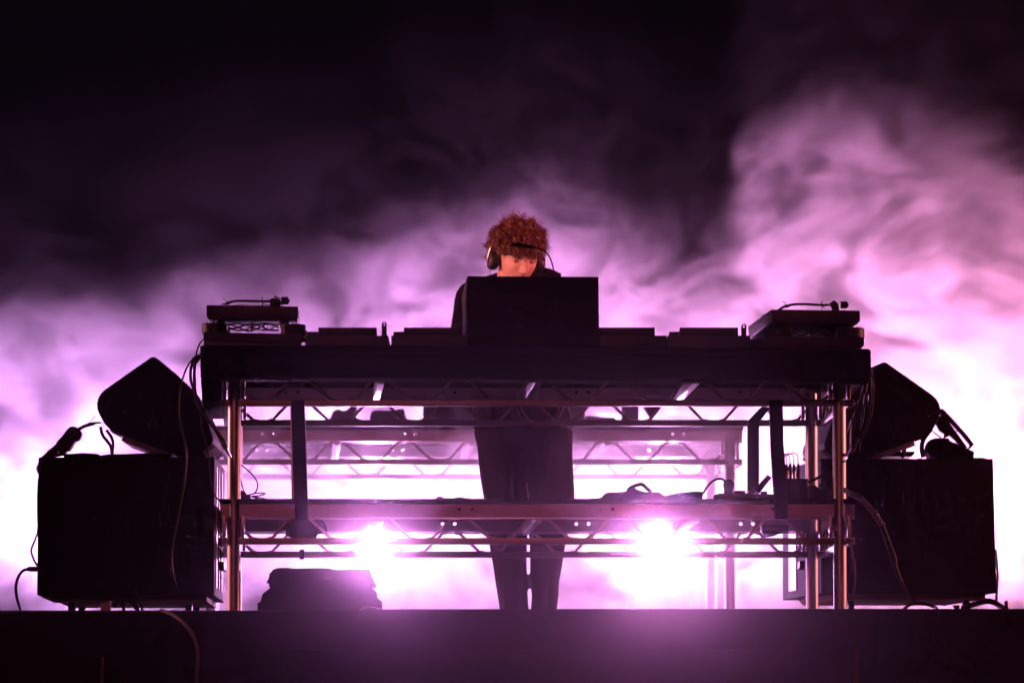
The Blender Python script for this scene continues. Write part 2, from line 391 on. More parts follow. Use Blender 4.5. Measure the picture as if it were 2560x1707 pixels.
# ------------------------------------------------------------------ turntables
def turntable(kind, label, blabel):
    if kind == 'left':
        D = 20.72; Rg = 'R3'; cx = 680
        plf = [(165, 193), (1197, 208), (1202, 300), (1188, 356), (188, 352), (162, 315)]; back = Vector((-.012, .42, 0.012))
        slab = [(127, 497), (1246, 520), (1240, 640), (1100, 636), (128, 592)]; sback = Vector((-.02, .44, 0.0))
        pads = [(205, 390, 385, 500, .0), (1150, 400, 1150, 515, .0)]
        arm = 0
    else:
        D = 20.72; Rg = 'S8'
        plf = [(752, 313), (2058, 330), (2062, 480), (2030, 520), (800, 518), (765, 490)]; back = Vector((-.068, .42, -.028))
        slab = [(705, 712), (2118, 724), (2122, 842), (2085, 878), (560, 872)]; sback = Vector((-.06, .44, -.032))
    t = thing('turntable', label, 'turntable', P(Rg, 680 if kind == 'left' else 1400, 400, D), 'turntables at the two ends of the desk')
    bm = new_bm(); a = [P(Rg, x, y, D) for x, y in plf]; n = len(a)
    A = [bm.verts.new(p) for p in a]; B = [bm.verts.new(p + back) for p in a]
    bm.faces.new(A); bm.faces.new(B[::-1])
    for i in range(n): j = (i + 1) % n; bm.faces.new([A[j], A[i], B[i], B[j]])
    obj('plinth', bm, M['deckp'], t, .003)
    # platter + spindle, standing on the plinth top
    tl, tr = a[0], a[1]; ux = (tr - tl).normalized(); uy = back.normalized(); up = ux.cross(uy).normalized()
    if up.z < 0: up = -up
    c = tl + ux * .155 + back * .5
    bm = new_bm(); cyl(bm, c + up * .0005, c + up * .006, .150, .150, 48); pl = obj('platter', bm, M['steel'], t)
    bm = new_bm(); cyl(bm, c + up * .006, c + up * .016, .004, .003, 10); obj('spindle', bm, M['steel'], pl)
    k = Vector((0, .22, 0))
    if kind == 'left':
        X = lambda x, y: P('R3', x, y, D + .14)
        armp = [X(400, 165), X(440, 158), X(520, 145), X(640, 147), X(780, 150), X(880, 150)]
        head = [(330, 188), (352, 172), (385, 168), (392, 150), (425, 150), (428, 178), (400, 188), (370, 184)]
        fl = [X(330, 114), X(355, 119), X(374, 124), X(380, 142), X(390, 158)]
        piv = [(878, 148), (890, 118), (925, 108), (1000, 128), (1005, 168), (1000, 205), (885, 205)]
        cw = [(1010, 104), (1092, 100), (1092, 186), (1016, 188)]; cwb = [(1092, 126), (1106, 126), (1106, 162), (1092, 162)]
        rest = [X(797, 110), X(797, 150), X(797, 200)]; wire = [X(805, 170), X(835, 188), X(870, 196)]; tip = [(X(930, 92), X(995, 118))]
    else:
        X = lambda x, y: P('S8', x, y, D + .14)
        armp = [X(1000, 258), X(1060, 245), X(1160, 236), X(1300, 240), X(1480, 250), X(1600, 248)]
        head = [(845, 316), (900, 275), (945, 250), (975, 240), (1030, 240), (1035, 268), (990, 288), (955, 285), (895, 316)]
        fl = [X(915, 197), X(940, 202), X(955, 215), X(970, 245)]
        piv = [(1600, 240), (1630, 205), (1660, 185), (1690, 185), (1740, 230), (1745, 270), (1755, 320), (1645, 320), (1640, 275)]
        cw = [(1772, 200), (1870, 196), (1870, 298), (1780, 300)]; cwb = [(1870, 215), (1886, 215), (1886, 275), (1870, 275)]
        rest = [X(1497, 198), X(1497, 250), X(1497, 325)]; wire = [X(1505, 270), X(1550, 300), X(1620, 315)]; tip = [(X(1655, 200), X(1690, 190))]
    ta_ = new_bm(); tube(ta_, armp, .0046, 10); tone = obj('tonearm', ta_, M['plastic'], t)
    bm = new_bm(); pprism(bm, Rg, head, D + .13, .016); obj('headshell', bm, M['plastic'], tone, .001)
    bm = new_bm(); tube(bm, fl, .0016, 6); o_ = obj('finger_lift', bm, M['yellow'] if kind == 'left' else M['grip'], tone)
    bm = new_bm(); pprism(bm, Rg, piv, D + .12, .05); obj('pivot', bm, M['plastic'], tone, .002)
    bm = new_bm(); tube(bm, tip[0], .003, 6, smooth=False); obj('lift_lever', bm, M['steel'], tone)
    yc = D + .145
    for nm, q, rr in (('counterweight', cw, None), ('counterweight_dial', cwb, None)):
        xs = [P(Rg, x, y, yc) for x, y in q]; x0 = min(p.x for p in xs); x1 = max(p.x for p in xs); z0 = min(p.z for p in xs); z1 = max(p.z for p in xs)
        bm = new_bm(); cyl(bm, (x0, yc, (z0 + z1) / 2), (x1, yc, (z0 + z1) / 2), (z1 - z0) / 2, seg=24); obj(nm, bm, M['plastic'], tone)
    bm = new_bm(); tube(bm, rest, .0022, 6, smooth=False); tube(bm, [rest[0] + Vector((-.004, 0, 0)), rest[0] + Vector((.004, 0, 0))], .002, 6, smooth=False); obj('arm_rest', bm, M['steel'], t)
    bm = new_bm(); tube(bm, wire, .0014, 6); obj('lift_wire', bm, M['cable'], tone)
    # feet under the plinth corners
    fx = [.05, (tr - tl).length - .05]
    zlow = a[4]
    for u_ in fx:
        for v_ in (.12, .86):
            c = tl + ux * u_ + back * v_ - up * ((a[0].z - a[-1].z) * 1.25)
            bm = new_bm(); cyl(bm, c - up * .0005, c - up * .012, .02, .018, 18); obj('foot', bm, M['rubber'], t)
    # isolation base
    b_ = thing('isolation_base', blabel, 'turntable base', P(Rg, 680 if kind == 'left' else 1400, 600, D), 'isolation bases under the turntables')
    bm = new_bm(); s = [P(Rg, x, y, D - .01) for x, y in slab]; n = len(s)
    A = [bm.verts.new(p) for p in s]; B = [bm.verts.new(p + sback) for p in s]; bm.faces.new(A); bm.faces.new(B[::-1])
    for i in range(n): j = (i + 1) % n; bm.faces.new([A[j], A[i], B[i], B[j]])
    obj('board', bm, M['board'], b_, .003)
    # ribbed foam under the board
    bm = new_bm()
    if kind == 'left':
        l0, l1 = P('R3', 130, 596, D), P('R3', 1235, 640, D); cnt = 46
    else:
        l0, l1 = P('S8', 1010, 866, D), P('S8', 2080, 878, D); cnt = 44
    for i in range(cnt):
        q = l0.lerp(l1, (i + .5) / cnt); w_ = (l1 - l0).length / cnt * .36
        zt = q.z + .001; zb_ = W(0, 864, 20.6).z + .0005 if kind == 'left' else W(0, 872, 20.6).z + .0005
        if zt - zb_ > .0015:
            box(bm, q.x - w_, q.x + w_, D - .004 + .002, D + .38, zb_, zt)
    obj('ribbed_foam', bm, M['foampad'], b_)
    # round pads
    if kind == 'left': pd = [(245, 385, 500), (1140, 398, 522)]
    else: pd = [(860, 562, 715), (1930, 568, 724)]
    for x, y0, y1 in pd:
        for v_, dz in ((.06, 0), (.34, 0)):
            sx = -.0006 if kind == 'left' else -.04 * (v_ > .2)
            ct = P(Rg, x, y0, D) + Vector((sx, v_, -.02 * (v_ > .2) * (kind == 'right'))); cb = P(Rg, x, y1, D) + Vector((sx, v_, -.02 * (v_ > .2) * (kind == 'right')))
            rr = .046 if kind == 'left' else .052
            bm = new_bm(); tube(bm, [cb, cb.lerp(ct, .08), cb.lerp(ct, .5), cb.lerp(ct, .92), ct], [rr * .92, rr, rr, rr * .98, rr * .9], 32, smooth=False); obj('round_pad', bm, M['rubber'], b_)
    # loose signal cables in the gap
    r2 = random.Random(3 if kind == 'left' else 8)
    xa, xb = (400, 980) if kind == 'left' else (1030, 1760)
    ya, yb = (385, 495) if kind == 'left' else (560, 705)
    for i in range(4):
        pts = []
        for k_ in range(6):
            pts.append(P(Rg, xa + (xb - xa) * k_ / 5, ya + (yb - ya) * min(1, max(0, .5 + .5 * math.sin(k_ * 1.3 + i * 1.7) * (.5 + .5 * r2.random()))), D + .1 + .06 * i))
        bm = new_bm(); tube(bm, pts, .0028 + .001 * (i % 2), 6)
        tag(obj('signal_cable', bm, [M['cable'], M['steel']][i % 2]), ['thin dark', 'thin shiny', 'thicker dark', 'thicker shiny'][i] + ' signal cable coiled in the gap under the ' + kind + ' turntable', 'cable', 'signal cables under the turntables')
    bm = new_bm(); q0 = P(Rg, 678, 372, D + .2) if kind == 'left' else P(Rg, 1350, 555, D + .2); q1 = P(Rg, 672, 492, D + .2) if kind == 'left' else P(Rg, 1290, 700, D + .2)
    tube(bm, [q0, q1], .005, 8, smooth=False); obj('centre_post', bm, M['steel'], b_)
turntable('left', 'dark turntable facing straight ahead on the left desk end, yellow lift on its arm', 'brown board with round rubber pads under the straight left turntable')
turntable('right', 'dark turntable turned so its left flank shows, on the right end of the desk', 'brown board with round rubber pads under the turned right turntable')

# ------------------------------------------------------------------ subwoofers and wedges
DL, DR = 21.2, 22.05
def sub(side, label):
    D = DL if side == 'L' else DR
    if side == 'L':
        fl, fr, yt, yb = 96, 537, 1143, 1487; bs = Vector((.0, .75, 0))
    else:
        fl, fr, yt, yb = 2052, 2483, 1146, 1482; bs = Vector((-.115, .75, 0))
    a = W(fl, yt, D); b = W(fr, yt, D); z0 = W(0, yb, D).z; z1 = a.z
    t = thing('subwoofer', label, 'speaker cabinet', ((a.x + b.x) / 2, D + .37, z0 * 0), 'subwoofer cabinets')
    bm = new_bm()
    fx0, fx1 = a.x, b.x
    c = [Vector((fx0, D, z0)), Vector((fx1, D, z0)), Vector((fx1, D, z1)), Vector((fx0, D, z1))]
    if side == 'R': c[1].x += .010
    else: c[0].x -= .002
    hexa(bm, c + [p + bs for p in c]); obj('cabinet', bm, M['cab'], t, .004)
    # recessed side handles; bright rails put in for the lit strips on the inner flank
    sx = fx1 if side == 'L' else fx0; sg = 1 if side == 'L' else -1
    for k, (v0, v1, mt) in enumerate(((.10, .16, 'rail'), (.34, .37, 'rail'), (.60, .66, 'rail')) if side == 'L' else ((.62, .80, 'rail'),)):
        bm = new_bm(); q = [Vector((sx + sg * .001, D, z0 + .03)) + bs * v0, Vector((sx + sg * .001, D, z0 + .03)) + bs * v1]
        hh = z1 - z0 - .06
        hexa(bm, [q[0], q[1], q[1] + Vector((0, 0, hh)), q[0] + Vector((0, 0, hh)), q[0] + Vector((sg * .004, 0, 0)), q[1] + Vector((sg * .004, 0, 0)), q[1] + Vector((sg * .004, 0, hh)), q[0] + Vector((sg * .004, 0, hh))])
        obj('side_rail', bm, M['rail'], t)
    for zz in (.30, .62):
        bm = new_bm(); q = Vector((sx + sg * .005, D, z0 + (z1 - z0) * zz * .55 + .02)) + bs * .42; box(bm, min(q.x, q.x + sg * .02), max(q.x, q.x + sg * .02), q.y - .08, q.y + .08, q.z, q.z + .03); obj('handle', bm, M['plastic'], t, .003)
    # skid board and castors
    bm = new_bm(); hexa(bm, [p for p in [Vector((fx0 + .07, D + .05, z0 - .022)), Vector((fx1 - .03, D + .05, z0 - .022)), Vector((fx1 - .03, D + .05, z0 - .0005)), Vector((fx0 + .05, D + .05, z0 - .0005))]] +
         [p + bs * .9 for p in [Vector((fx0 + .07, D + .05, z0 - .022)), Vector((fx1 - .03, D + .05, z0 - .022)), Vector((fx1 - .03, D + .05, z0 - .0005)), Vector((fx0 + .05, D + .05, z0 - .0005))]]); obj('dolly', bm, M['rust'], t, .002)
    for u_ in (.12, (fx1 - fx0) - .1):
        for v_ in (.12, .62):
            c_ = Vector((fx0 + u_, D + v_, .0)); hz = z0 - .022
            bm = new_bm(); cyl(bm, c_ + Vector((-.012, 0, hz / 2)), c_ + Vector((.012, 0, hz / 2)), hz / 2, seg=18); obj('castor', bm, M['rubber'], t)
    return t, z1
tl_, zL = sub('L', 'big black subwoofer cabinet on the left side of the stage')
tr_, zR = sub('R', 'big black subwoofer cabinet on the right side of the stage')
wedge = [(1480, 168), (1500, 164), (1520, 168), (1545, 182), (1660, 275), (1760, 362), (1835, 440), (1900, 530), (1960, 630), (2010, 735), (2055, 850), (2088, 950), (2091, 985), (2078, 1012), (1985, 1092), (1690, 1106), (1500, 1040), (1300, 965), (1200, 930), (1130, 905), (1070, 868), (1020, 815), (980, 745), (952, 675), (948, 620), (962, 565), (990, 520), (1030, 483), (1090, 440), (1300, 292)]
wp = [Q('R1', x, y) for x, y in wedge]
def wedge_monitor(side, label):
    D = (DL if side == 'L' else DR) + .08
    if side == 'L': pts = [W(x, y, D) for x, y in wp]; bs = Vector((.012, .50, 0)); sg = 1
    else: pts = [W(2211 - (x - 382.6) * 1.0, y + 13.5, D) for x, y in wp]; bs = Vector((-.06, .50, 0)); sg = -1
    t = thing('wedge_monitor', label, 'stage monitor', sum(pts, Vector()) / len(pts) + Vector((0, .25, -.2)), 'wedge monitors standing on the subwoofers')
    bm = new_bm(); A = [bm.verts.new(p) for p in pts]; B = [bm.verts.new(p + bs) for p in pts]; bm.faces.new(A); bm.faces.new(B[::-1]); n = len(A)
    for i in range(n): j = (i + 1) % n; bm.faces.new([A[j], A[i], B[i], B[j]])
    obj('cabinet', bm, M['cab'], t, .005)
    # foam along the low front face and its short front foot
    def strip(i0, i1, out, nm, v0=.04, v1=.98, mt='foam'):
        p0, p1 = pts[i0], pts[i1]; d = (p1 - p0).normalized(); nrm = Vector((d.z, 0, -d.x))
        if nrm.z > 0: nrm = -nrm
        bm = new_bm(); q = [p0, p1, p1 + nrm * out, p0 + nrm * out]
        hexa(bm, [p + bs * v0 for p in q] + [p + bs * v1 for p in q]); return obj(nm, bm, M[mt], t, .002)
    strip(15, 18, .020, 'foam_grille')
    strip(13, 14, .014, 'foam_grille')
    strip(19, 20, .006, 'pole_socket', .1, .5, 'plastic')
    return t
wedge_monitor('L', 'black wedge monitor tipped on the left subwoofer, its rounded back to the left')
wedge_monitor('R', 'black wedge monitor tipped on the right subwoofer, its rounded back to the right')
# rubber pad block lifting the wedge foot
for side, x0, x1 in (('left', 1950, 2095), ('right', None, None)):
    bm = new_bm()
    if side == 'left': pprism(bm, 'R1', [(1990, 1095), (2094, 1000), (2096, 1150), (2008, 1150), (2005, 1110)], DL + .3, .3)
    else: pprism(bm, 'S6', [(1120, 520), (1225, 450), (1290, 480), (1290, 590), (1130, 585)], DR + .5, .3, (-.04, 0))
    tag(obj('foam_block', bm, M['foam']), 'grey foam block wedged under the foot of the %s wedge monitor' % side, 'foam block', 'foam blocks under the wedge monitors')

# ------------------------------------------------------------------ cables
def cable(reg, pts, D, r, label, mt='cable', name='cable', group=None, cat='cable'):
    bm = new_bm(); q = []
    for p in pts: q.append(P(reg, p[0], p[1], p[2] if len(p) > 2 else D))
    tube(bm, q, r, 8); return tag(obj(name, bm, M[mt]), label, cat, group)
GL = 'cables hanging from the left end of the desk'; GR = 'cables hanging from the right end of the desk'
cable('R1', [(1985, 0, 20.9), (1955, 40), (1925, 120), (1915, 230), (1912, 350), (1920, 520), (1950, 640), (1975, 780), (1980, 880), (2010, 990), (2040, 1120), (2060, 1330), (2090, 1480), (2130, 1550), (2185, 1590)], 20.16, .0030, 'thin cable from the left turntable falling past the wedge tip to the lower deck', group=GL)
cable('R1', [(1965, 140, 20.6), (1900, 175), (1835, 260), (1790, 380), (1760, 520), (1752, 680), (1775, 850), (1810, 980), (1825, 1100), (1822, 1250), (1805, 1420), (1780, 1560), (1745, 1750), (1705, 1950), (1685, 2100), (1690, 2250), (1712, 2350), (1725, 2400)], 20.17, .0036, 'long cable curving down across the whole front of the left subwoofer', group=GL)
cable('R1', [(1975, 150, 20.6), (1905, 190), (1870, 290), (1872, 400), (1905, 500), (1935, 620), (1985, 720), (2070, 820), (2130, 900), (2190, 990), (2225, 1080), (2270, 1160, 20.9)], 20.3, .0055, 'thick black cable sagging off the desk end to the left post', group=GL)
cable('R1', [(1965, 170, 20.6), (1912, 230), (1900, 330), (1905, 450), (1925, 570), (1960, 660), (2000, 740), (2100, 870), (2160, 980), (2200, 1060), (2250, 1120, 20.9)], 20.34, .0042, 'medium black cable lying beside the thick one at the left post', group=GL)
cable('R1', [(1960, 180, 20.6), (1918, 240), (1912, 340), (1916, 470), (1935, 600), (1975, 700)], 20.3, .0032, 'short thin cable twisted into the left bundle below the desk corner', group=GL)
cable('S3', [(530, 225, 20.5), (545, 290), (548, 420), (540, 560), (520, 700), (480, 830), (430, 930), (370, 1020), (290, 1120), (240, 1180, 20.9)], 20.3, .0040, 'outermost cable bowing down from the right desk corner', group=GR)
cable('S3', [(520, 300, 20.6), (518, 420), (512, 560), (490, 700), (450, 820), (400, 930), (330, 1040), (280, 1110, 20.9)], 20.34, .0065, 'thick black cable just inside the outermost one at the right desk corner', group=GR)
cable('S3', [(440, 390, 20.7), (420, 470), (390, 560), (350, 660), (320, 760), (285, 860, 20.78)], 20.45, .0030, 'thin cable slanting left from the right desk corner to the post', group=GR)
cable('S3', [(440, 395, 20.7), (400, 520), (355, 650), (318, 780), (310, 900), (310, 1000), (300, 1070)], 20.46, .0028, 'thin cable that slants then hangs plumb beside the right post', group=GR)
cable('S3', [(485, 370, 20.7), (470, 470), (455, 600), (445, 720), (430, 880)], 20.4, .0028, 'thin pale-edged cable hanging straight between the right cables', group=GR)
cable('S3', [(455, 470, 20.7), (440, 600), (425, 760), (412, 900), (412, 1010), (405, 1070)], 20.42, .0026, 'thin dark cable hanging furthest inside between the right cables', group=GR)
# braided multicore on the right
t = thing('multicore_cable', 'braided multicore cable dropping from the lower deck in front of the right subwoofer', 'cable', P('S4', 500, 500, 20.1))
bp = [P('S4', 190, 75, 20.7), P('S4', 225, 98, 20.3), P('S4', 300, 135, 20.15), P('S4', 360, 185, 20.14), P('S4', 420, 260, 20.14), P('S4', 480, 345, 20.14)]
lp = [bp[-1], P('S4', 515, 450, 20.14), P('S4', 550, 560, 20.14), P('S4', 590, 690, 20.14), P('S4', 650, 830, 20.14), P('S4', 740, 950, 20.12)]
bm = new_bm(); tube(bm, bp, .0095, 10); obj('core', bm, M['cable'], t)
bm = new_bm(); path = smooth_path(bp, 14)
for s in (0, 1):
    for ph in range(3):
        hl = []
        for i, p in enumerate(path):
            a_ = (1 if s else -1) * i * .42 + ph * 2.094
            hl.append(p + Vector((math.cos(a_) * .0092, math.sin(a_) * .0105, math.cos(a_) * .0045)))
        tube(bm, hl, .0010, 4, smooth=False)
obj('braid', bm, M['bead'], t)
bm = new_bm(); tube(bm, lp, [.0095, .010, .0088, .008, .0078, .0075], 10); obj('lower_run', bm, M['cable'], t)
bm = new_bm(); tube(bm, [P('S4', 520, 475, 20.14), P('S4', 555, 560, 20.14), P('S4', 578, 640, 20.14)], .0118, 10); obj('tape_sleeve', bm, M['rubber'], t)
cable('S4', [(650, 995, 20.05), (700, 960, 20.08), (770, 948, 20.1), (850, 965, 20.1), (900, 990, 20.06), (925, 1030, 19.985)], 20.1, .006, 'short black loop humping over the stage edge at the foot of the braided cable')
cable('S4', [(1100, 992, 20.12), (1180, 962), (1270, 935), (1330, 938), (1390, 970), (1430, 1005, 20.02), (1460, 1060, 19.985), (1475, 1130, 19.985)], 20.1, .0105, 'thick black hose arching over the stage edge under the right subwoofer corner', name='hose', cat='hose')
cable('S4', [(1440, 945, 20.1), (1445, 985, 20.05), (1462, 1030, 19.985)], 20.1, .0075, 'short cable stub standing at the stage edge right of the thick hose')
cable('S4', [(235, 925, 20.5), (262, 850), (272, 760), (262, 640), (240, 530), (232, 480)], 20.5, .004, 'thin cable looping down beside the foot of the right front post')
cable('S4', [(1360, 540, 22.430), (1368, 640), (1372, 760), (1362, 930)], 22.330, .005, 'black cable running down the outer edge of the right subwoofer')
# left cables
t = thing('speaker_cable', 'black cable with a plug entering the left subwoofer near its lower left corner', 'cable', P('R2', 200, 800, 20.4))
bm = new_bm(); tube(bm, [P('R2', 215, 686, 20.4), P('R2', 175, 700, 20.4), P('R2', 140, 750, 20.4), P('R2', 122, 820, 20.4), P('R2', 128, 900, 20.38), P('R2', 150, 980, 20.3), P('R2', 175, 1045, 20.1)], .0055, 8); obj('lead', bm, M['cable'], t)
bm = new_bm(); cyl(bm, P('R2', 213, 686, 20.4), P('R2', 300, 686, 20.4), .0085, .0095, 16); obj('plug', bm, M['plastic'], t)
cable('R2', [(300, -20), (294, 100), (293, 250), (293, 380), (275, 450), (243, 530), (245, 570), (275, 640), (320, 700), (350, 750)], 21.190, .0040, 'thin cable running down the outer edge of the left subwoofer and kinking out')
cable('R1', [(980, 818, 21.580), (900, 822), (820, 848), (760, 882), (660, 950), (560, 1040), (470, 1100)], 21.400, .0072, 'thick cable arching from the left wedge down onto its clamp', name='cable')
cable('R1', [(985, 850), (1005, 930), (1050, 990), (1085, 1040), (1100, 1120)], 21.480, .0062, 'black lead bowing down from the back of the left wedge to the subwoofer')
cable('R1', [(1040, 880), (1085, 940), (1108, 1010), (1104, 1080), (1095, 1125)], 21.400, .0055, 'second black lead close behind the back of the left wedge')
cable('R1', [(935, 740), (900, 780), (845, 832)], 21.480, .0016, 'hair-thin tie line from the left wedge to the arching cable')
# clamp / strap handle left
t = thing('strap_clamp', 'black folded strap clamp leaning on the top left corner of the left subwoofer', 'strap', P('Z1', 700, 500, 21.380))
bm = new_bm(); pprism(bm, 'Z1', [(350, 735), (700, 425), (960, 85), (1010, 52), (1070, 45), (1130, 62), (1165, 100), (1240, 150), (1252, 215), (1235, 280), (1180, 345), (1110, 365), (1060, 450), (975, 585), (930, 575), (905, 600), (900, 660), (600, 720)], 21.300, .07); obj('body', bm, M['rubber'], t, .004)
bm = new_bm(); tube(bm, [P('Z1', 715, 415, 21.290), P('Z1', 800, 330, 21.285), P('Z1', 950, 220, 21.285), P('Z1', 1110, 150, 21.290)], .0045, 8); obj('piping', bm, M['rubber'], t)
bm = new_bm(); c = P('Z1', 750, 615, 21.290); cyl(bm, c, c + Vector((0, .02, 0)), .004, seg=12); obj('rivet', bm, M['grip'], t)
bm = new_bm(); pprism(bm, 'Z1', [(860, 660), (900, 645), (1150, 628), (1280, 622), (1450, 630), (1600, 645), (1665, 680), (1665, 735), (860, 735)], 21.280, .4); tag(obj('folded_cloth', bm, M['cloth'], None, .006), 'black folded cloth lying on top of the left subwoofer', 'cloth')
bm = new_bm(); pprism(bm, 'Z1', [(1665, 680), (1850, 655), (2250, 648), (2800, 620), (3200, 640), (3200, 735), (1665, 735)], 21.280, .4); tag(obj('folded_cloth', bm, M['cloth'], None, .003), 'thin black cloth spread under the left wedge monitor', 'cloth')
bm = new_bm(); pprism(bm, 'Z1', [(330, 815), (300, 870), (268, 920), (262, 980), (280, 1040), (300, 1085), (330, 1090)], 21.480, .2, (.02, 0)); tag(obj('strap_loop', bm, M['grey']), 'loose strap bulging from the upper left edge of the left subwoofer', 'strap')
# paper tag and cables under the left sub
bm = new_bm(); pprism(bm, 'R2', [(780, 952), (857, 930), (854, 1025), (778, 1025)], 20.19, .012); tag(obj('paper_tag', bm, M['card']), 'pale card tag standing under the left subwoofer at the stage edge', 'tag')
for i, (pp, lb) in enumerate((([(880, 980), (905, 940), (930, 925), (950, 950), (960, 1020)], 'small black cable loop next to the pale card tag'), ([(930, 975), (960, 930), (1000, 928), (1040, 965), (1075, 1030)], 'black cable arching right of the pale card tag'), ([(1045, 850), (1060, 900), (1085, 960), (1110, 1020)], 'thin cable slanting to the stage edge below the left subwoofer'))):
    cable('R2', [(a_, b_, 20.15) for a_, b_ in pp], 20.15, [.006, .008, .004][i], lb)
# pale hose hanging in front of the stage at the left
cable('Z4', [(1350, 150, 20.02), (1430, 178, 19.97), (1530, 245, 19.9), (1610, 340, 19.86), (1655, 450, 19.85), (1665, 560, 19.85), (1655, 680, 19.86), (1650, 900, 19.88)], 19.9, .0068, 'long grey hose looping over the stage edge below the left subwoofer', 'grey', 'hose', cat='hose')
cable('Z4', [(862, 545, 19.9), (862, 620), (858, 700), (856, 900)], 19.88, .0052, 'short grey cord end hanging on the stage front at the left', 'grey', 'cord', cat='cord')

# straps, bundle on the right sub
t = thing('ratchet_strap', 'wide webbing strap running from the right wedge down to the subwoofer edge', 'strap', P('S3', 1400, 800, 22.330))
bm = new_bm(); pprism(bm, 'S3', [(1232, 625), (1262, 622), (1290, 645), (1440, 810), (1520, 900), (1590, 992), (1540, 1045), (1525, 1030), (1545, 1000), (1440, 870), (1340, 760), (1240, 690)], 22.330, .035); obj('webbing', bm, M['rubber'], t, .001)
bm = new_bm(); pprism(bm, 'S3', [(1240, 690), (1330, 760), (1410, 870), (1525, 1030), (1440, 1000), (1340, 900), (1275, 930), (1282, 885), (1230, 850), (1190, 780)], 22.350, .03); obj('webbing', bm, M['rubber'], t, .001)
bm = new_bm(); tube(bm, [P('S3', 1410, 862, 22.330), P('S3', 1440, 825, 22.330)], .004, 6, smooth=False); obj('buckle', bm, M['grip'], t)
def lumpy(reg, pts, D, depth, seed, amp=.006, mt='cloth', vox=.006, nm='bundle'):
    bm = new_bm(); pprism(bm, reg, pts, D, depth); o = obj(nm, bm, M[mt])
    md = o.modifiers.new('r', 'REMESH'); md.mode = 'VOXEL'; md.voxel_size = vox
    m2 = o.modifiers.new('s', 'SMOOTH'); m2.factor = .5; m2.iterations = 4
    bake(o); L_ = o.location
    nn = [v.normal.copy() for v in o.data.vertices]
    for v, vn in zip(o.data.vertices, nn):
        w = v.co + L_; n_ = mnoise.noise(w * 28 + Vector((seed, 0, 0))) * amp + mnoise.noise(w * 75 + Vector((0, seed, 0))) * amp * .5
        v.co += vn * n_
    if not o.data.materials: o.data.materials.append(M[mt])
    return o
o = lumpy('S3', [(1098, 1050), (1110, 980), (1135, 945), (1180, 930), (1270, 930), (1330, 930), (1345, 960), (1440, 1000), (1500, 1015), (1520, 1040), (1595, 1065), (1590, 1135), (1130, 1135), (1128, 1090)], 22.280, .16, 4, .005)
tag(o, 'fuzzy black cloth bundle sitting on the right subwoofer', 'bundle')
cable('S3', [(1150, 830), (1100, 890), (1060, 960), (1050, 1040), (1065, 1130)], 22.280, .0095, 'thick black lead curving down behind the right wedge to the subwoofer')
cable('S3', [(950, 965), (900, 1000), (868, 1050), (845, 1130)], 22.230, .0075, 'shorter black lead curving under the belly of the right wedge')
bm = new_bm(); tube(bm, [P('S3', 1165, 862, 22.330), P('S3', 1250, 928, 22.330)], .0035, 6, smooth=False); tag(obj('tie_line', bm, M['cable']), 'thin tie line between the right wedge and the fuzzy bundle', 'cord')
bm = new_bm(); pprism(bm, 'S3', [(785, 1063), (985, 1065), (960, 1110), (930, 1118), (560, 1118), (600, 1100)], 22.430, .2); tag(obj('rubber_mat', bm, M['rubber']), 'flat dark rubber block under the belly of the right wedge', 'rubber block')
bm = new_bm(); pprism(bm, 'S3', [(1000, 1136), (1700, 1128), (1712, 1140), (1700, 1145), (1000, 1145)], 22.130, .4); tag(obj('folded_cloth', bm, M['cloth']), 'thin black cloth spread on top of the right subwoofer', 'cloth')

# ------------------------------------------------------------------ black vertical ducts
def duct(polyreg, poly, D, depth, label, mt='wood'):
    bm = new_bm(); pprism(bm, polyreg, poly, D, depth); return tag(obj('cable_duct', bm, M[mt], None, .002), label, 'cable duct', 'flat black cable ducts')
duct('R5', [(858, 345), (968, 345), (984, 760), (1002, 1372), (893, 1372), (872, 900)], 20.70, .07, 'flat black cable duct strapped across the left half of the front rails')
duct('S1', [(1450, 915), (1558, 915), (1564, 1240), (1600, 1875), (1500, 1875), (1462, 1300)], 20.70, .07, 'flat black cable duct strapped across the right end of the front rails')
bm = new_bm(); prism(bm, [P('S1', 1272, 1085, 21.6), P('S1', 1380, 972, 21.6), P('S1', 1460, 972, 21.6), P('S1', 1366, 1090, 21.6), P('S1', 1364, 1700, 21.6), P('S1', 1272, 1700, 21.6)], .06)
tag(obj('cable_duct', bm, M['wood'], None, .002), 'black duct with a slanted top standing behind, left of the right front duct', 'cable duct', 'flat black cable ducts')
bm = new_bm(); prism(bm, [P('R5', 848, 405, 20.82), P('R5', 862, 405, 20.82), P('R5', 888, 1210, 20.82), P('R5', 862, 1210, 20.82)], .03); tag(obj('tape_strip', bm, M['steel']), 'narrow strip of glossy tape along the left duct edge', 'tape')

# hanging gear below the lower deck
o = lumpy('R7', [(720, 400), (740, 350), (780, 325), (1020, 322), (1050, 380), (1066, 420), (1040, 440), (985, 432), (960, 430), (968, 470), (958, 492), (935, 495), (800, 492), (770, 480), (765, 462), (722, 460)], 20.95, .12, 2, .004)
tag(o, 'lumpy black gear hanging under the lower deck behind the left duct', 'gear bundle')
t = thing('hanging_box', 'black box with a knobbly base hanging under the lower deck at the right', 'box', P('S2', 1560, 740, 20.9))
bm = new_bm(); pprism(bm, 'S2', [(1452, 690), (1672, 692), (1672, 738), (1452, 742)], 20.85, .12); obj('body', bm, M['plastic'], t, .003)
bm = new_bm(); pprism(bm, 'S2', [(1455, 743), (1620, 743), (1560, 775), (1510, 785), (1470, 775)], 20.88, .08); obj('base', bm, M['plastic'], t, .003)

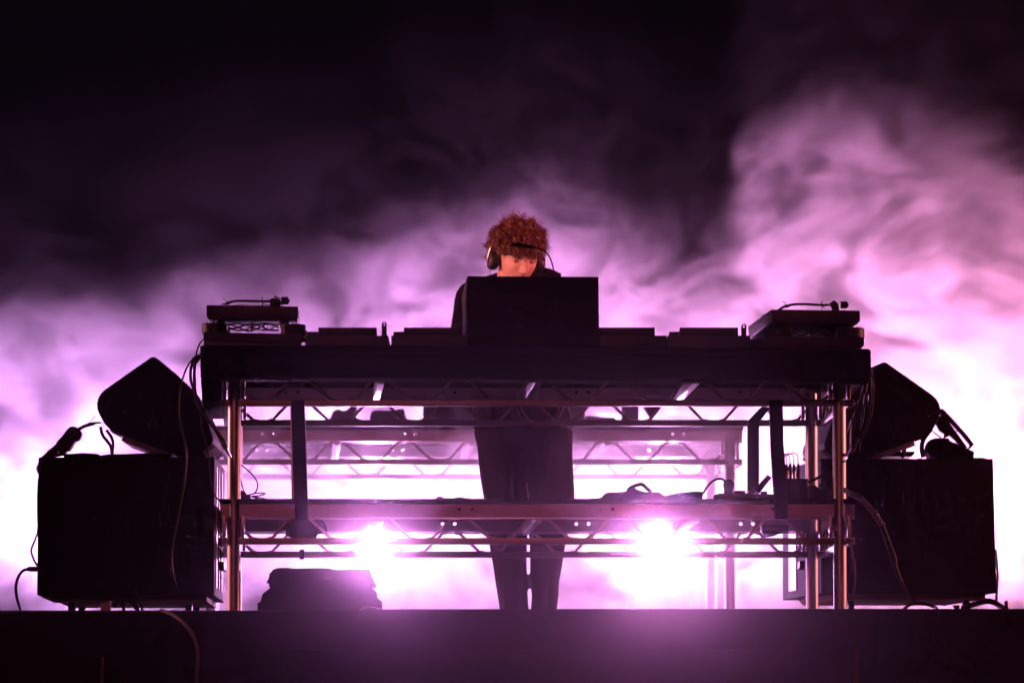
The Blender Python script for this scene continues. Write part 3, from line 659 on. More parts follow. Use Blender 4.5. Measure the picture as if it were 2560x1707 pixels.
# ------------------------------------------------------------------ things on the lower deck
zd = .265 + .167
o = lumpy('Z5', [(0, 1050), (280, 1035), (440, 1022), (455, 985), (500, 965), (700, 962), (720, 935), (790, 915), (815, 938), (880, 960), (960, 965), (1020, 960), (1060, 970), (1085, 1000), (1130, 992), (1240, 970), (1480, 952), (1500, 960), (1500, 1050)], 21.15, .15, 9, .0025, 'cloth', .005)
tag(o, 'black cloth and cable heap along the lower deck right of the legs', 'cloth heap')
cable('Z5', [(710, 955), (745, 915), (850, 882), (905, 920), (960, 968)], 21.2, .0075, 'stiff black loop peaking above the cloth heap on the lower deck')
o = lumpy('R5', [(2108, 1206), (2112, 1178), (2160, 1174), (2172, 1190), (2250, 1192), (2310, 1182), (2350, 1190), (2400, 1195), (2430, 1206)], 21.2, .08, 3, .001, 'plastic', .003)
tag(o, 'small flat black gadget on the lower deck left of the legs', 'gadget')
t = thing('power_plug', 'round black plug with a cable arching from it, upright on the lower deck', 'plug', P('Z5', 1768, 960, 21.1))
bm = new_bm(); c = P('Z5', 1770, 890, 21.08); cyl(bm, c + Vector((0, -.02, 0)), c + Vector((0, .03, 0)), .0205, seg=28); obj('head', bm, M['rubber'], t, .003)
bm = new_bm(); pprism(bm, 'Z5', [(1722, 900), (1818, 900), (1812, 990), (1722, 990)], 21.07, .03); obj('neck', bm, M['rubber'], t, .003)
bm = new_bm(); tube(bm, [P('Z5', 1740, 862, 21.1), P('Z5', 1700, 828, 21.1), P('Z5', 1640, 832, 21.1), P('Z5', 1580, 870, 21.1), P('Z5', 1530, 930, 21.1), P('Z5', 1500, 985, 21.1)], .0045, 8); obj('lead', bm, M['cable'], t)
t = thing('power_strip', 'long black power strip lying on the lower deck under the round plug', 'power strip', P('Z5', 1900, 1040, 21.1))
bm = new_bm(); pprism(bm, 'Z5', [(1612, 1040), (1615, 992), (1680, 975), (1830, 972), (2200, 985), (2360, 990), (2360, 1050), (1612, 1050)], 21.05, .07); obj('body', bm, M['plastic'], t, .003)
for q in ([(1830, 948), (1945, 948), (1945, 974), (1830, 974)], [(1965, 948), (2010, 945), (2010, 974), (1965, 974)], [(2110, 958), (2175, 955), (2178, 985), (2105, 980)]):
    bm = new_bm(); pprism(bm, 'Z5', q, 21.06, .04); obj('plug', bm, M['plastic'], t, .002)
bm = new_bm(); tube(bm, [P('Z5', 2070, 960, 21.0), P('Z5', 2130, 880, 21.0), P('Z5', 2200, 800, 21.0)], [.011, .0105, .0095], 12, smooth=False); o = obj('cable_grip', bm, M['rubber']); tag(o, 'slanted reddish rubber cable grip leaning on the right front duct', 'cable grip')
t = thing('stage_box', 'black stage box on the lower deck, right of the right front duct', 'stage box', P('S6', 690, 1240, 20.95))
bm = new_bm(); a = P('S6', 430, 1245, 20.93); b = P('S6', 878, 912, 20.93); box(bm, a.x, b.x, 20.93, 21.12, zd + .001, b.z); obj('body', bm, M['plastic'], t, .004)
bm = new_bm(); q = P('S6', 868, 930, 20.925); box(bm, q.x - .003, q.x + .0015, 20.925, 20.93, q.z - .03, q.z - .004); obj('lit_edge', bm, M['grip'], t)  # gold sliver added for the light catching the box's right edge
px_ = [(515, 690), (545, 690), (595, 670), (655, 690), (722, 675)]
for i, (x, y) in enumerate(px_):
    D = 20.96 + .03 * (i % 3)
    t = thing('microphone_cable', '%s plugged upright into the stage box behind the right duct' % ['leftmost jack cable', 'second jack cable from the left', 'tallest middle jack cable', 'fourth bright-barrelled jack cable', 'rightmost jack cable'][i], 'cable', P('S6', x, 900, D), 'jack cables in the stage box')
    bm = new_bm(); tube(bm, [P('S6', x + 8, 800, D), P('S6', x + 4, y + 40, D), P('S6', x, y, D)], [.0062, .006, .0022], 12, smooth=False); obj('boot', bm, M['rubber'], t)
    bm = new_bm(); cyl(bm, P('S6', x + 8, 912, D), P('S6', x + 8, 802, D), .0055, .006, 14); obj('barrel', bm, M['grip'] if i % 2 or i == 0 else M['rubber'], t)
    bm = new_bm(); tube(bm, [P('S6', x, y, D), P('S6', x - 12, 590 - 10 * i, D), P('S6', x - 70, 515 + 8 * (4 - i), D), P('S6', x - 150, 540 + 20 * (4 - i), D + .02), P('S6', 430, 640 + 20 * (4 - i), D + .05)], .0018, 6); obj('lead', bm, M['cable'], t)
cable('S6', [(880, 970), (1000, 920), (1120, 860), (1290, 780), (1420, 700)], 21.0, .0055, 'thick dark cable rising from the stage box towards the right post')
cable('S6', [(1050, 1050), (1120, 960), (1200, 900), (1290, 860)], 21.0, .0042, 'thin dark cable fanning out behind the right front post')
o = lumpy('S6', [(885, 1240), (885, 1020), (1000, 1020), (1060, 1070), (1300, 1075), (1400, 1100), (1500, 1130), (1500, 1240)], 20.86, .12, 6, .003, 'rubber', .005); tag(o, 'black connectors heaped on the lower deck between the right posts', 'connector heap')
# left shelf cable coil
bm = new_bm(); pprism(bm, 'Z6', [(706, 1275), (750, 1278), (765, 1310), (800, 1330), (820, 1366), (706, 1366)], 21.0, .04); tag(obj('power_adapter', bm, M['plastic'], None, .003), 'black adapter block at the foot of the left front post', 'adapter')
cable('Z6', [(708, 1018), (760, 1060), (830, 1125), (872, 1190), (878, 1240), (850, 1300), (770, 1325)], 21.0, .0028, 'cable dropping from the left post in a wide bow onto the lower deck')
cable('Z6', [(706, 1155), (722, 1210), (742, 1285)], 21.0, .0026, 'short cable dropping beside the left post to the adapter')
cable('Z6', [(760, 1330), (860, 1303), (940, 1303), (948, 1312), (900, 1325), (820, 1335), (900, 1345), (990, 1368)], 21.02, .0024, 'flat loop of thin cable spread on the lower deck')
cable('Z6', [(770, 1320), (830, 1340), (900, 1362), (920, 1368)], 21.05, .0024, 'straight thin cable end beside the flat loop on the lower deck')
# rail clamp on the lower rear rail
bm = new_bm(); a = W(748, 1380, 21.82); box(bm, a.x, a.x + .018, 21.835, 21.895, .258, .296); tag(obj('rail_clamp', bm, M['rubber'], None, .002), 'small dark clamp gripping the lower rear rail at the left', 'clamp')

# ------------------------------------------------------------------ bag on the floor
bagp = [(28, 1300), (28, 800), (18, 790), (95, 745), (85, 735), (122, 610), (270, 500), (240, 488), (240, 430), (188, 402), (222, 345), (245, 270), (245, 228), (280, 218), (300, 178), (335, 158), (410, 137), (570, 133), (720, 150), (1140, 143), (1370, 150), (1400, 170), (1520, 178), (1900, 165), (2080, 158), (2085, 245), (2110, 262), (2185, 420), (2108, 455), (2105, 492), (2218, 585), (2228, 690), (2318, 750), (2315, 1300)]
bm = new_bm(); pprism(bm, 'Z3', bagp, 21.3, .32); bg = obj('padded_case', bm, M['bag'])
for v in bg.data.vertices: pass
bg.modifiers.new('b', 'BEVEL').width = .008; bg.modifiers['b'].segments = 3; bg.modifiers['b'].limit_method = 'ANGLE'; bake(bg)
zmin = min((v.co.z for v in bg.data.vertices)) + bg.location.z
for v in bg.data.vertices:
    w = v.co.z + bg.location.z
    if w < 0.003: v.co.z = 0.003 - bg.location.z
tag(bg, 'soft padded black case with flaps standing on the stage under the staging table', 'case')
bm = new_bm()
bpat = [(1240, 300), (1290, 292), (1350, 300), (1355, 340), (1300, 348), (1245, 342)]
o, _w = text_mesh('lettering', 'Gator', .0075 * 2.0, P('Z3', 1243, 345, 21.292), (math.pi / 2, 0, 0), M['grey'], bg, .0008); bm.free()
cable('Z3', [(1900, 915), (1990, 868), (2110, 852), (2210, 865), (2290, 900), (2330, 940)], 20.3, .0038, 'shiny cable arching on the stage edge in front of the padded case', 'bead')

# ------------------------------------------------------------------ gear on the rear table
zr = .772 + .167
def gear(reg, pts, nm, label, cat, depth=.25, D=24.6, mt='bag', seed=1, amp=.004, hard=False):
    q = [P(reg, x, y, D) for x, y in pts]
    for p in q:
        if p.z < zr + .004: p.z = zr + .004
    bm = new_bm(); prism(bm, q, depth)
    if hard: return tag(obj(nm, bm, M[mt], None, .004), label, cat)
    o = obj(nm, bm, M[mt]); bpy.context.view_layer.update()
    md = o.modifiers.new('r', 'REMESH'); md.mode = 'VOXEL'; md.voxel_size = .008
    m2 = o.modifiers.new('s', 'SMOOTH'); m2.iterations = 3; bake(o)
    return tag(o, label, cat)
gear('Z2', [(100, 420), (115, 245), (148, 215), (150, 185), (175, 145), (235, 110), (275, 125), (310, 155), (360, 125), (440, 60), (500, 60), (440, 190), (470, 200), (490, 245), (600, 258), (610, 420)], 'headphone_stack', 'rounded dark headphones lying on the rear table', 'headphones')
gear('Z2', [(650, 420), (665, 200), (695, 140), (760, 125), (880, 135), (950, 138), (1010, 125), (1060, 110), (1110, 112), (1135, 135), (1130, 170), (1150, 200), (1150, 420)], 'soft_bag', 'lumpy soft bag on the rear table between the headphones and the box', 'bag')
gear('Z2', [(1373, 420), (1373, 60), (2060, 60), (2060, 420)], 'flight_case', 'wide square case on the rear table left of the performer', 'case', hard=True)
gear('Z5', [(0, 300), (0, 20), (265, 20), (265, 300)], 'flight_case', 'square case on the rear table just right of the performer', 'case', hard=True)
gear('Z5', [(268, 300), (268, 158), (420, 170), (470, 178), (560, 180), (590, 192), (592, 300)], 'keyboard', 'low dark keyboard on the rear table right of the performer', 'keyboard')
gear('Z5', [(650, 300), (650, 60), (826, 60), (826, 300)], 'speaker', 'small upright box on the rear table beyond the keyboard', 'speaker', .15, hard=True)
gear('Z5', [(885, 80), (820, -60), (1100, -60), (1040, 80), (975, 160), (955, 290), (940, 290), (940, 165)], 'monitor_stand', 'dark tapering stand on the rear table at the far right', 'stand', .1, hard=True)

# ------------------------------------------------------------------ floor lamps behind
for i, px in enumerate(BEAMS):
    p = W(px, 1370, BEAM_D)
    t = thing('stage_lamp', ['floor lamp hidden behind the left subwoofer', 'blazing white floor lamp seen between the left duct and the legs', 'blazing white floor lamp seen right of the legs', 'floor lamp hidden behind the right subwoofer'][i], 'stage light', (p.x, p.y, 0), 'moving head lamps on the stage floor')
    bm = new_bm(); box(bm, p.x - .17, p.x + .17, p.y - .15, p.y + .15, .002, .16); bs = obj('base', bm, M['plastic'], t, .01)
    for s in (-1, 1):
        bm = new_bm(); prism(bm, [Vector((p.x + s * .155 - .02, p.y - .05, .1605)), Vector((p.x + s * .155 + .02, p.y - .05, .1605)), Vector((p.x + s * .155 + .02, p.y - .05, p.z + .05)), Vector((p.x + s * .155 - .02, p.y - .05, p.z + .05))], .1); obj('yoke_arm', bm, M['plastic'], t, .008)
    bm = new_bm(); tube(bm, [p + Vector((0, .17, 0)), p + Vector((0, .12, 0)), p + Vector((0, -.1, 0)), p + Vector((0, -.155, 0))], [.08, .115, .125, .105], 28, smooth=False); hd = obj('head', bm, M['plastic'], t)
    bm = new_bm(); tube(bm, [p + Vector((0, -.1555, 0)), p + Vector((0, -.165, 0)), p + Vector((0, -.17, 0))], [.085, .08, .05], 28, smooth=False); obj('lens', bm, M['lens'], hd)

# ------------------------------------------------------------------ the performer
PD = 22.1
def wx(px, D=PD): return W(px, 1000, D).x
def wz(py, D=PD): return W(1280, py, D).z
HC = W(1292, 650, 21.78)                 # head centre
Rh = Matrix.Rotation(math.radians(20), 4, 'Z') @ Matrix.Rotation(math.radians(17), 4, 'X') @ Matrix.Rotation(math.radians(2), 4, 'Y')
def hl(v): return HC + Rh @ Vector(v)    # head-local to world (face towards -y)
person = thing('person', 'person with curly ginger hair bent over the desk in a dark top and brown trousers', 'person', (wx(1300), PD, 0))
def ss(a, b, x):
    t_ = min(1, max(0, (x - a) / (b - a))); return t_ * t_ * (3 - 2 * t_)
def gauss(x, z, cx, cz, sx, sz): return math.exp(-((x - cx) / sx) ** 2 - ((z - cz) / sz) ** 2)
hb = new_bm(); bmesh.ops.create_icosphere(hb, subdivisions=6, radius=1)
for v in hb.verts:
    n = v.co.copy(); x, y, z = n
    X, Y, Z = x * .074, y * .094, z * .113
    lo = ss(.1, -1.0, z)
    X *= 1 - .30 * lo
    if y < 0: Y *= 1 - .06 * lo
    else: Y *= 1 - .45 * ss(-.2, -.9, z)
    fr = ss(0, -.55, y)
    if fr > 0:
        ax = abs(X); d = 0
        d += .006 * gauss(X, Z, 0, .036, .045, .012)
        d -= .011 * gauss(ax, Z, .031, .016, .015, .011)
        d += .004 * gauss(ax, Z, .040, -.012, .016, .014)
        t_ = ss(.03, -.026, Z)
        d += (.008 + .024 * t_) * math.exp(-(X / (.0075 + .005 * t_)) ** 2) * ss(.045, .025, Z) * ss(-.042, -.028, Z)
        d += .007 * gauss(ax, Z, .011, -.028, .006, .006)
        d += .008 * gauss(X, Z, 0, -.045, .019, .0045) + .008 * gauss(X, Z, 0, -.057, .017, .005) - .006 * gauss(X, Z, 0, -.051, .02, .0028)
        d += .010 * gauss(X, Z, 0, -.094, .020, .014)
        d -= .004 * gauss(ax, Z, .034, -.045, .014, .014)
        Y -= d * fr
    v.co = hl((X, Y, Z))
# ears
for s in (-1, 1): ball(hb, hl((s * .074, .008, -.005)), .018, .45, .8, 1.4)
sx0 = wx(1158, 21.95); sx1 = wx(1412, 21.95); cxs = (sx0 + sx1) / 2
sh_z = wz(712, 21.95)
tube(hb, [hl((0, .02, -.05)), hl((0, .03, -.10)), Vector((cxs, 21.93, sh_z + .02)), Vector((cxs, 21.98, sh_z - .05))], [.060, .056, .060, .075], 20)
# torso inside the shirt, hips, legs
loft(hb, [(cxs, 22.10, .80, .15, .10), (cxs, 22.10, .95, .145, .095), (cxs, 22.06, 1.10, .15, .10), (cxs, 21.99, 1.24, .165, .105), (cxs, 21.95, sh_z - .03, .15, .085), (cxs, 21.93, sh_z, .09, .06)])
lx, rx = wx(1283), wx(1362)
for x_, xh in ((lx, wx(1262)), (rx, wx(1365))):
    tube(hb, [Vector((xh, PD, .86)), Vector((xh, PD, .75)), Vector((x_, PD - .01, .46)), Vector((x_, PD + .01, .30)), Vector((x_, PD + .02, .08))], [.085, .08, .055, .052, .038], 16)
def arm(s, sh, el, wr, hd_dir, spread):
    tube(hb, [sh, sh.lerp(el, .5), el, el.lerp(wr, .4), wr], [.052, .046, .038, .036, .025], 16)
    d = hd_dir.normalized(); up = Vector((0, 0, 1)); sd = d.cross(up).normalized()
    up = sd.cross(d)
    pc = wr + d * .05
    tube(hb, [wr, wr + d * .02, pc, wr + d * .088], [.024, .030, .036, .034], 12)   # palm
    for k, (o_, ln) in enumerate(((-.030, .070), (-.011, .080), (.010, .075), (.028, .058))):
        b0 = wr + d * .080 + sd * o_
        p1 = b0 + d * ln * .45 + up * -.006 + sd * o_ * .15; p2 = p1 + d * ln * .30 - up * .016; p3 = p2 + d * ln * .14 - up * .020
        tube(hb, [b0 - d * .02, b0, p1, p2, p3], [.0095, .0095, .0088, .0082, .007], 10)
        ball(hb, p3, .0072)
    t0 = wr + d * .03 + sd * (-s) * .028
    tube(hb, [t0, t0 + sd * (-s) * .022 + d * .018, t0 + sd * (-s) * .034 + d * .042 - up * .008, t0 + sd * (-s) * .034 + d * .062 - up * .018], [.013, .0115, .010, .008], 10)
zt = W(0, 868, 20.6).z
shL = Vector((sx0 + .045, 21.96, sh_z - .045)); elL = Vector((wx(1165, 21.85), 21.88, zt + .075)); wrL = Vector((elL.x + .06, 21.60, zt + .125))
shR = Vector((sx1 - .045, 21.96, sh_z - .045)); elR = Vector((wx(1415, 21.85), 21.88, zt + .075)); wrR = Vector((elR.x - .06, 21.60, zt + .125))
arm(-1, shL, elL, wrL, Vector((.15, -1, -.10)), 1); arm(1, shR, elR, wrR, Vector((-.15, -1, -.10)), 1)
body = obj('body', hb, M['skin'], person)
md = body.modifiers.new('r', 'REMESH'); md.mode = 'VOXEL'; md.voxel_size = .0032; md.use_smooth_shade = True
sm_ = body.modifiers.new('s', 'SMOOTH'); sm_.factor = .4; sm_.iterations = 2
bake(body)
if not body.data.materials: body.data.materials.append(M['skin'])
for s in (-1, 1):
    bm = new_bm(); c = hl((s * .031, -.0722, .0150)); ball(bm, c, .0122, 1.15, 1, .9, sub=3); ey = obj('eyelid', bm, M['skin'], person)
    bm = new_bm(); tube(bm, [hl((s * .017, -.0815, .0125)), hl((s * .024, -.0858, .0085)), hl((s * .031, -.0866, .0075)), hl((s * .039, -.0845, .0090)), hl((s * .045, -.0785, .0125))], [.0008, .0016, .0016, .0014, .0008], 6); obj('lashes', bm, M['iris'], ey)
    bm = new_bm(); tube(bm, [hl((s * .016, -.0880, .034)), hl((s * .03, -.0882, .0375)), hl((s * .047, -.077, .034))], [.0018, .0024, .0012], 8); obj('eyebrow', bm, M['hair'], person)
bm = new_bm(); tube(bm, [hl((-.021, -.0885, -.0500)), hl((-.008, -.0985, -.0455)), hl((0, -.099, -.0468)), hl((.008, -.0985, -.0455)), hl((.021, -.0885, -.0500))], [.0012, .0040, .0038, .0040, .0012], 8)
tube(bm, [hl((-.018, -.0890, -.0535)), hl((0, -.0975, -.0590)), hl((.018, -.0890, -.0535))], [.0012, .0050, .0012], 8); obj('lips', bm, M['lip'], person)

def garment(name, bm, mt, vox, amp, scale, sm=4, cut=None):
    o = obj(name, bm, mt, person); md = o.modifiers.new('r', 'REMESH'); md.mode = 'VOXEL'; md.voxel_size = vox; md.use_smooth_shade = True
    s = o.modifiers.new('s', 'SMOOTH'); s.iterations = sm; s.factor = .5; bake(o)
    if not o.data.materials: o.data.materials.append(mt)
    nn = [v.normal.copy() for v in o.data.vertices]; org = wloc(person)
    for v, vn in zip(o.data.vertices, nn):
        w = v.co + org; q = Vector((w.x * scale, w.y * scale, w.z * scale * .45))
        f = mnoise.noise(q) + .5 * mnoise.noise(q * 2.3 + Vector((5, 1, 2))); f = 1 - abs(f) * 2
        v.co += vn * f * amp
    return o
# trousers: rings read off the outline (y, left, right)
bm = new_bm()
hip = [(1066, 1192, 1424), (1080, 1186, 1430), (1110, 1193, 1430), (1165, 1198, 1432), (1220, 1206, 1434), (1262, 1214, 1436), (1300, 1219, 1432)]
loft(bm, [((wx(l) + wx(r)) / 2, PD, wz(y), (wx(r) - wx(l)) / 2, .125) for y, l, r in hip][::-1], 40)
lleg = [(1262, 1215, 1326), (1300, 1219, 1320), (1350, 1223, 1316), (1395, 1230, 1316), (1430, 1236, 1317), (1470, 1243, 1319), (1520, 1251, 1320), (1562, 1256, 1321)]
rleg = [(1262, 1318, 1437), (1300, 1322, 1430), (1350, 1326, 1413), (1395, 1326, 1406), (1430, 1324, 1400), (1455, 1324, 1395), (1487, 1330, 1394), (1520, 1328, 1390), (1562, 1327, 1388)]
for lg in (lleg, rleg): loft(bm, [((wx(l) + wx(r)) / 2, PD + .005, wz(y), (wx(r) - wx(l)) / 2, .078 + .03 * ss(1400, 1262, y)) for y, l, r in lg][::-1], 32)
tro = garment('trousers', bm, M['denim'], .0055, .0035, 9)
bm = new_bm(); tube(bm, [W(1318.5, 1207, PD - .132), W(1316, 1216, PD - .134), W(1319, 1226, PD - .133), W(1321, 1246, PD - .13)], .0016, 6); obj('drawstring', bm, M['bead'], person)
# loose dark top
bm = new_bm()
rg = [(1071, 1180, 1434, PD, .135), (1050, 1180, 1428, PD, .135), (1017, 1180, 1420, PD - .01, .135), (960, 1172, 1420, PD - .03, .14), (880, 1160, 1420, PD - .08, .145), (800, 1152, 1420, PD - .13, .145), (740, 1150, 1424, PD - .15, .13), (705, 1175, 1400, PD - .155, .10), (690, 1225, 1365, PD - .16, .075), (684, 1240, 1345, PD - .16, .06)]
loft(bm, [((wx(l, d) + wx(r, d)) / 2, d, wz(y, d), (wx(r, d) - wx(l, d)) / 2, ry) for y, l, r, d, ry in rg], 40)
for s, shd, elb in ((-1, shL, elL), (1, shR, elR)):
    tube(bm, [shd + Vector((-s * .03, 0, .005)), shd + Vector((s * .008, 0, -.01)), shd.lerp(elb, .5) + Vector((s * .008, 0, 0)), elb + Vector((s * .004, .0, .0)), elb + Vector((-s * .008, -.10, .015)), elb + Vector((-s * .025, -.18, .03))], [.062, .066, .064, .060, .055, .052], 20)
tube(bm, [W(1340, 690, 21.93), W(1352, 687, 21.93), W(1375, 689, 21.93), W(1395, 700, 21.94)], [.03, .024, .026, .03], 12)
garment('top', bm, M['tee'], .0055, .004, 11)
for x_ in (lx, rx):
    bm = new_bm(); loft(bm, [(x_, PD - .05, .004, .045, .135), (x_, PD - .05, .03, .048, .138), (x_, PD - .02, .06, .043, .10), (x_, PD + .03, .09, .04, .05)], 20); obj('shoe', bm, M['shoe'], person)
# hair: a dark core and many separate curls
bm = new_bm(); bmesh.ops.create_icosphere(bm, subdivisions=4, radius=1)
for v in bm.verts:
    x, y, z = v.co; f = mnoise.noise(v.co * 3.2) * .10 + mnoise.noise(v.co * 7) * .05
    rr = 1 + f; low = ss(-.1, -.6, z)
    v.co = hl((x * .091 * rr * (1 - .25 * low), (y * .104 + .012) * rr, z * .085 * rr + .050))
hair = obj('hair', bm, M['scalp'], person)
bm = new_bm(); hr = random.Random(12)
cnt = 0
while cnt < 400:
    th = hr.uniform(0, 2 * math.pi); z = hr.uniform(-.48, 1); s_ = math.sqrt(max(0, 1 - z * z)); n = Vector((s_ * math.cos(th), s_ * math.sin(th), z))
    if n.y < -.1 and z < .03 + .10 * hr.random(): continue     # face stays free
    if n.y < .25 and z < -.1 and hr.random() < .6: continue
    cnt += 1
    root = Vector((n.x * .086, n.y * .098 + .012, n.z * .083 + .046))
    ln = hr.uniform(.028, .051) * (1.15 if z > .5 else 1)
    d = (n + Vector((hr.gauss(0, .30), hr.gauss(0, .30), hr.gauss(0, .30)))).normalized()
    front = n.y < -.40 and z < .6
    g = Vector((0, 0, -1)); a_ = d.orthogonal().normalized(); b_ = d.cross(a_)
    cr = hr.uniform(.0065, .0115); tw = hr.uniform(1.3, 2.3) * 2 * math.pi * hr.choice((-1, 1)); ph = hr.uniform(0, 6.28)
    for q_ in range(8):
        fly = hr.random() < .10
        oo = Vector((hr.gauss(0, .0045), hr.gauss(0, .0045), hr.gauss(0, .0045))); l2 = ln * hr.uniform(.8, 1.12) * (1.4 if fly else 1)
        c2 = cr * hr.uniform(.8, 1.15); p2 = ph + hr.gauss(0, .30) + (hr.uniform(-1, 1) if fly else 0)
        pts = []; N_ = 11; pos = root + oo; dd = d.copy()
        for k in range(N_):
            t_ = k / (N_ - 1)
            pts.append(pos + (a_ * math.cos(p2 + tw * t_) + b_ * math.sin(p2 + tw * t_)) * c2 * min(1, t_ * 2.5) + oo * t_ * .5)
            dd = (dd + g * (.09 if not front else .36)).normalized(); pos = pos + dd * l2 * (1.0 if not front else .95) / (N_ - 1)
        w0 = hr.uniform(.0007, .0013) * (.6 if fly else 1)
        tube(bm, [hl(p) for p in pts], [w0, w0, w0 * .8, w0 * .3], 3, smooth=False)
ob = obj('curls', bm, M['hair'], hair)
# headphones
hp = thing('headphones', 'black headphones worn over the curly hair, cable hanging from the left cup', 'headphones', HC)
for s in (-1, 1):
    c = Vector((s * .082, .006, -.010))
    bm = new_bm(); tube(bm, [hl(c), hl(c + Vector((s * .006, 0, 0))), hl(c + Vector((s * .020, 0, 0))), hl(c + Vector((s * .028, 0, 0)))], [.034, .037, .036, .030], 28, smooth=False); ec = obj('ear_cup', bm, M['plastic'], hp)
    bm = new_bm(); tube(bm, [hl(c + Vector((s * .0285, 0, 0))), hl(c + Vector((s * .031, 0, 0)))], [.024, .021], 24, smooth=False); obj('cup_cap', bm, M['deckp'], ec)
    bm = new_bm(); tube(bm, [hl(c + Vector((s * .034, 0, -.018))), hl(c + Vector((s * .036, 0, .01))), hl(c + Vector((s * .030, 0, .05))), hl((s * .100, .010, .060))], .0026, 8); obj('yoke', bm, M['steel'], hp)
bm = new_bm(); arc = [hl((.104 * math.sin(a_), .012, .050 + .094 * math.cos(a_))) for a_ in [math.radians(q) for q in range(-95, 96, 10)]]
tube(bm, arc, .0055, 10, smooth=False); obj('headband', bm, M['plastic'], hp)
bm = new_bm(); c = hl((-.112, .004, -.038)); tube(bm, [c, P('R8', 335, 1350, c.y), P('R8', 362, 1500, c.y), P('R8', 370, 1750, c.y), Vector((P('R8', 380, 1750, 0 + c.y).x, 21.6, zt + .02))], .0016, 6); obj('lead', bm, M['cable'], hp)
# coiled cable looped below the desk, in front of the waist
t = thing('coiled_cable', 'beaded coiled headphone cable hanging in a U below the desk at the waist', 'cable', W(1352, 1060, 21.8))
for pp in ([(905, 380), (908, 465), (930, 520), (975, 590), (1060, 645), (1130, 664), (1200, 660), (1260, 625), (1320, 560), (1362, 470), (1372, 380)], [(945, 380), (950, 465), (985, 530), (1030, 590), (1090, 630), (1140, 645), (1190, 640), (1240, 600), (1285, 545), (1322, 470), (1330, 380)]):
    bm = new_bm(); path = smooth_path([P('R6', x, y, 21.83) for x, y in pp], 60); n_ = len(path)
    tube(bm, [p + Vector((0, math.cos(i * 1.0) * .0035, math.sin(i * 1.0) * .0025)) + Vector((math.sin(i * 1.0) * .0025, 0, 0)) for i, p in enumerate(path)], .0013, 5, smooth=False); obj('strand', bm, M['bead'], t)
# gooseneck microphone
t = thing('gooseneck_microphone', 'black gooseneck microphone curving in front of the forehead', 'microphone', Vector((P('R8', 1630, 1500, 21.3).x, 21.3, zt)))
MD = 21.3
bm = new_bm(); tube(bm, [P('R8', 775, 868, MD), P('R8', 790, 872, MD), P('R8', 1050, 905, MD), P('R8', 1190, 925, MD), P('R8', 1215, 930, MD)], [.0055, .0078, .0075, .0070, .004], 16, smooth=False); obj('microphone_head', bm, M['plastic'], t)
bm = new_bm(); tube(bm, [P('R8', 752, 866, MD), P('R8', 775, 868, MD)], [.0048, .0055], 14, smooth=False); obj('tip', bm, M['steel'], t)
q = P('R8', 1680, 1760, MD); bm = new_bm(); tube(bm, [P('R8', 1200, 926, MD), P('R8', 1290, 945, MD), P('R8', 1400, 990, MD), P('R8', 1490, 1070, MD), P('R8', 1550, 1180, MD), P('R8', 1590, 1330, MD), P('R8', 1630, 1500, MD), q, Vector((q.x + .01, MD, zt + .03))], .0028, 8); obj('gooseneck', bm, M['rubber'], t)
bm = new_bm(); cyl(bm, Vector((q.x + .01, MD, zt - .002)), Vector((q.x + .01, MD, zt + .03)), .022, .012, 20); obj('base', bm, M['plastic'], t)

# ------------------------------------------------------------------ smoke (fog density grid with its own shape) and thin haze
ng = bpy.data.node_groups.new('smoke', 'GeometryNodeTree'); ng.interface.new_socket('Geometry', in_out='OUTPUT', socket_type='NodeSocketGeometry')
N = ng.nodes; L = ng.links
def nd(t_, **k):
    q = N.new(t_)
    for a_, b_ in k.items(): setattr(q, a_, b_)
    return q
def mm(op, a_, b_=None, clamp=False):
    q = nd('ShaderNodeMath', operation=op); q.use_clamp = clamp
    for i, v in enumerate((a_, b_)):
        if v is None: continue
        if isinstance(v, (int, float)): q.inputs[i].default_value = v
        else: L.new(v, q.inputs[i])
    return q.outputs[0]
pos = nd('GeometryNodeInputPosition'); sep = nd('ShaderNodeSeparateXYZ'); L.new(pos.outputs[0], sep.inputs[0]); x, y, z = sep.outputs
drift = mm('SUBTRACT', z, mm('MULTIPLY', mm('SUBTRACT', y, 25.4), .083))     # the smoke rises as it drifts back
cmb = nd('ShaderNodeCombineXYZ'); L.new(x, cmb.inputs[0]); L.new(y, cmb.inputs[1]); L.new(drift, cmb.inputs[2])
def noi(scale, detail, off, ys=.35, rough=.55, dist=0):
    q = nd('ShaderNodeTexNoise'); q.inputs['Scale'].default_value = scale; q.inputs['Detail'].default_value = detail; q.inputs['Roughness'].default_value = rough; q.inputs['Distortion'].default_value = dist
    mp = nd('ShaderNodeVectorMath', operation='MULTIPLY_ADD'); L.new(cmb.outputs[0], mp.inputs[0]); mp.inputs[1].default_value = (1, ys, 1.25); mp.inputs[2].default_value = off
    L.new(mp.outputs[0], q.inputs['Vector']); return q.outputs[0]
def ramp(v, a_, b_, lo=0, hi=1):
    q = nd('ShaderNodeMapRange', interpolation_type='SMOOTHSTEP'); L.new(v, q.inputs[0])
    for i, w_ in enumerate((a_, b_, lo, hi)): q.inputs[i + 1].default_value = w_
    return q.outputs[0]
n5 = noi(6.5, 6, (2, 7, 5), .06, .62, 1.2)
n1 = noi(1.1, 2, (3, 1, 7), .2); n2 = noi(2.6, 8, (9, 4, 1), .08, .64, 1.1); n3 = noi(2.0, 6, (5, 3, 2), .08, .62); n4 = noi(1.5, 6, (1, 8, 3), .2, .6, .6)
prof = [(0, 690), (150, 740), (300, 730), (450, 690), (600, 650), (750, 620), (900, 570), (1050, 520), (1200, 470), (1350, 430), (1480, 470), (1580, 560), (1700, 590), (1800, 550), (1835, 470), (1855, 330), (1900, 270), (2000, 220), (2150, 215), (2350, 300), (2560, 370)]
SD = 25.4
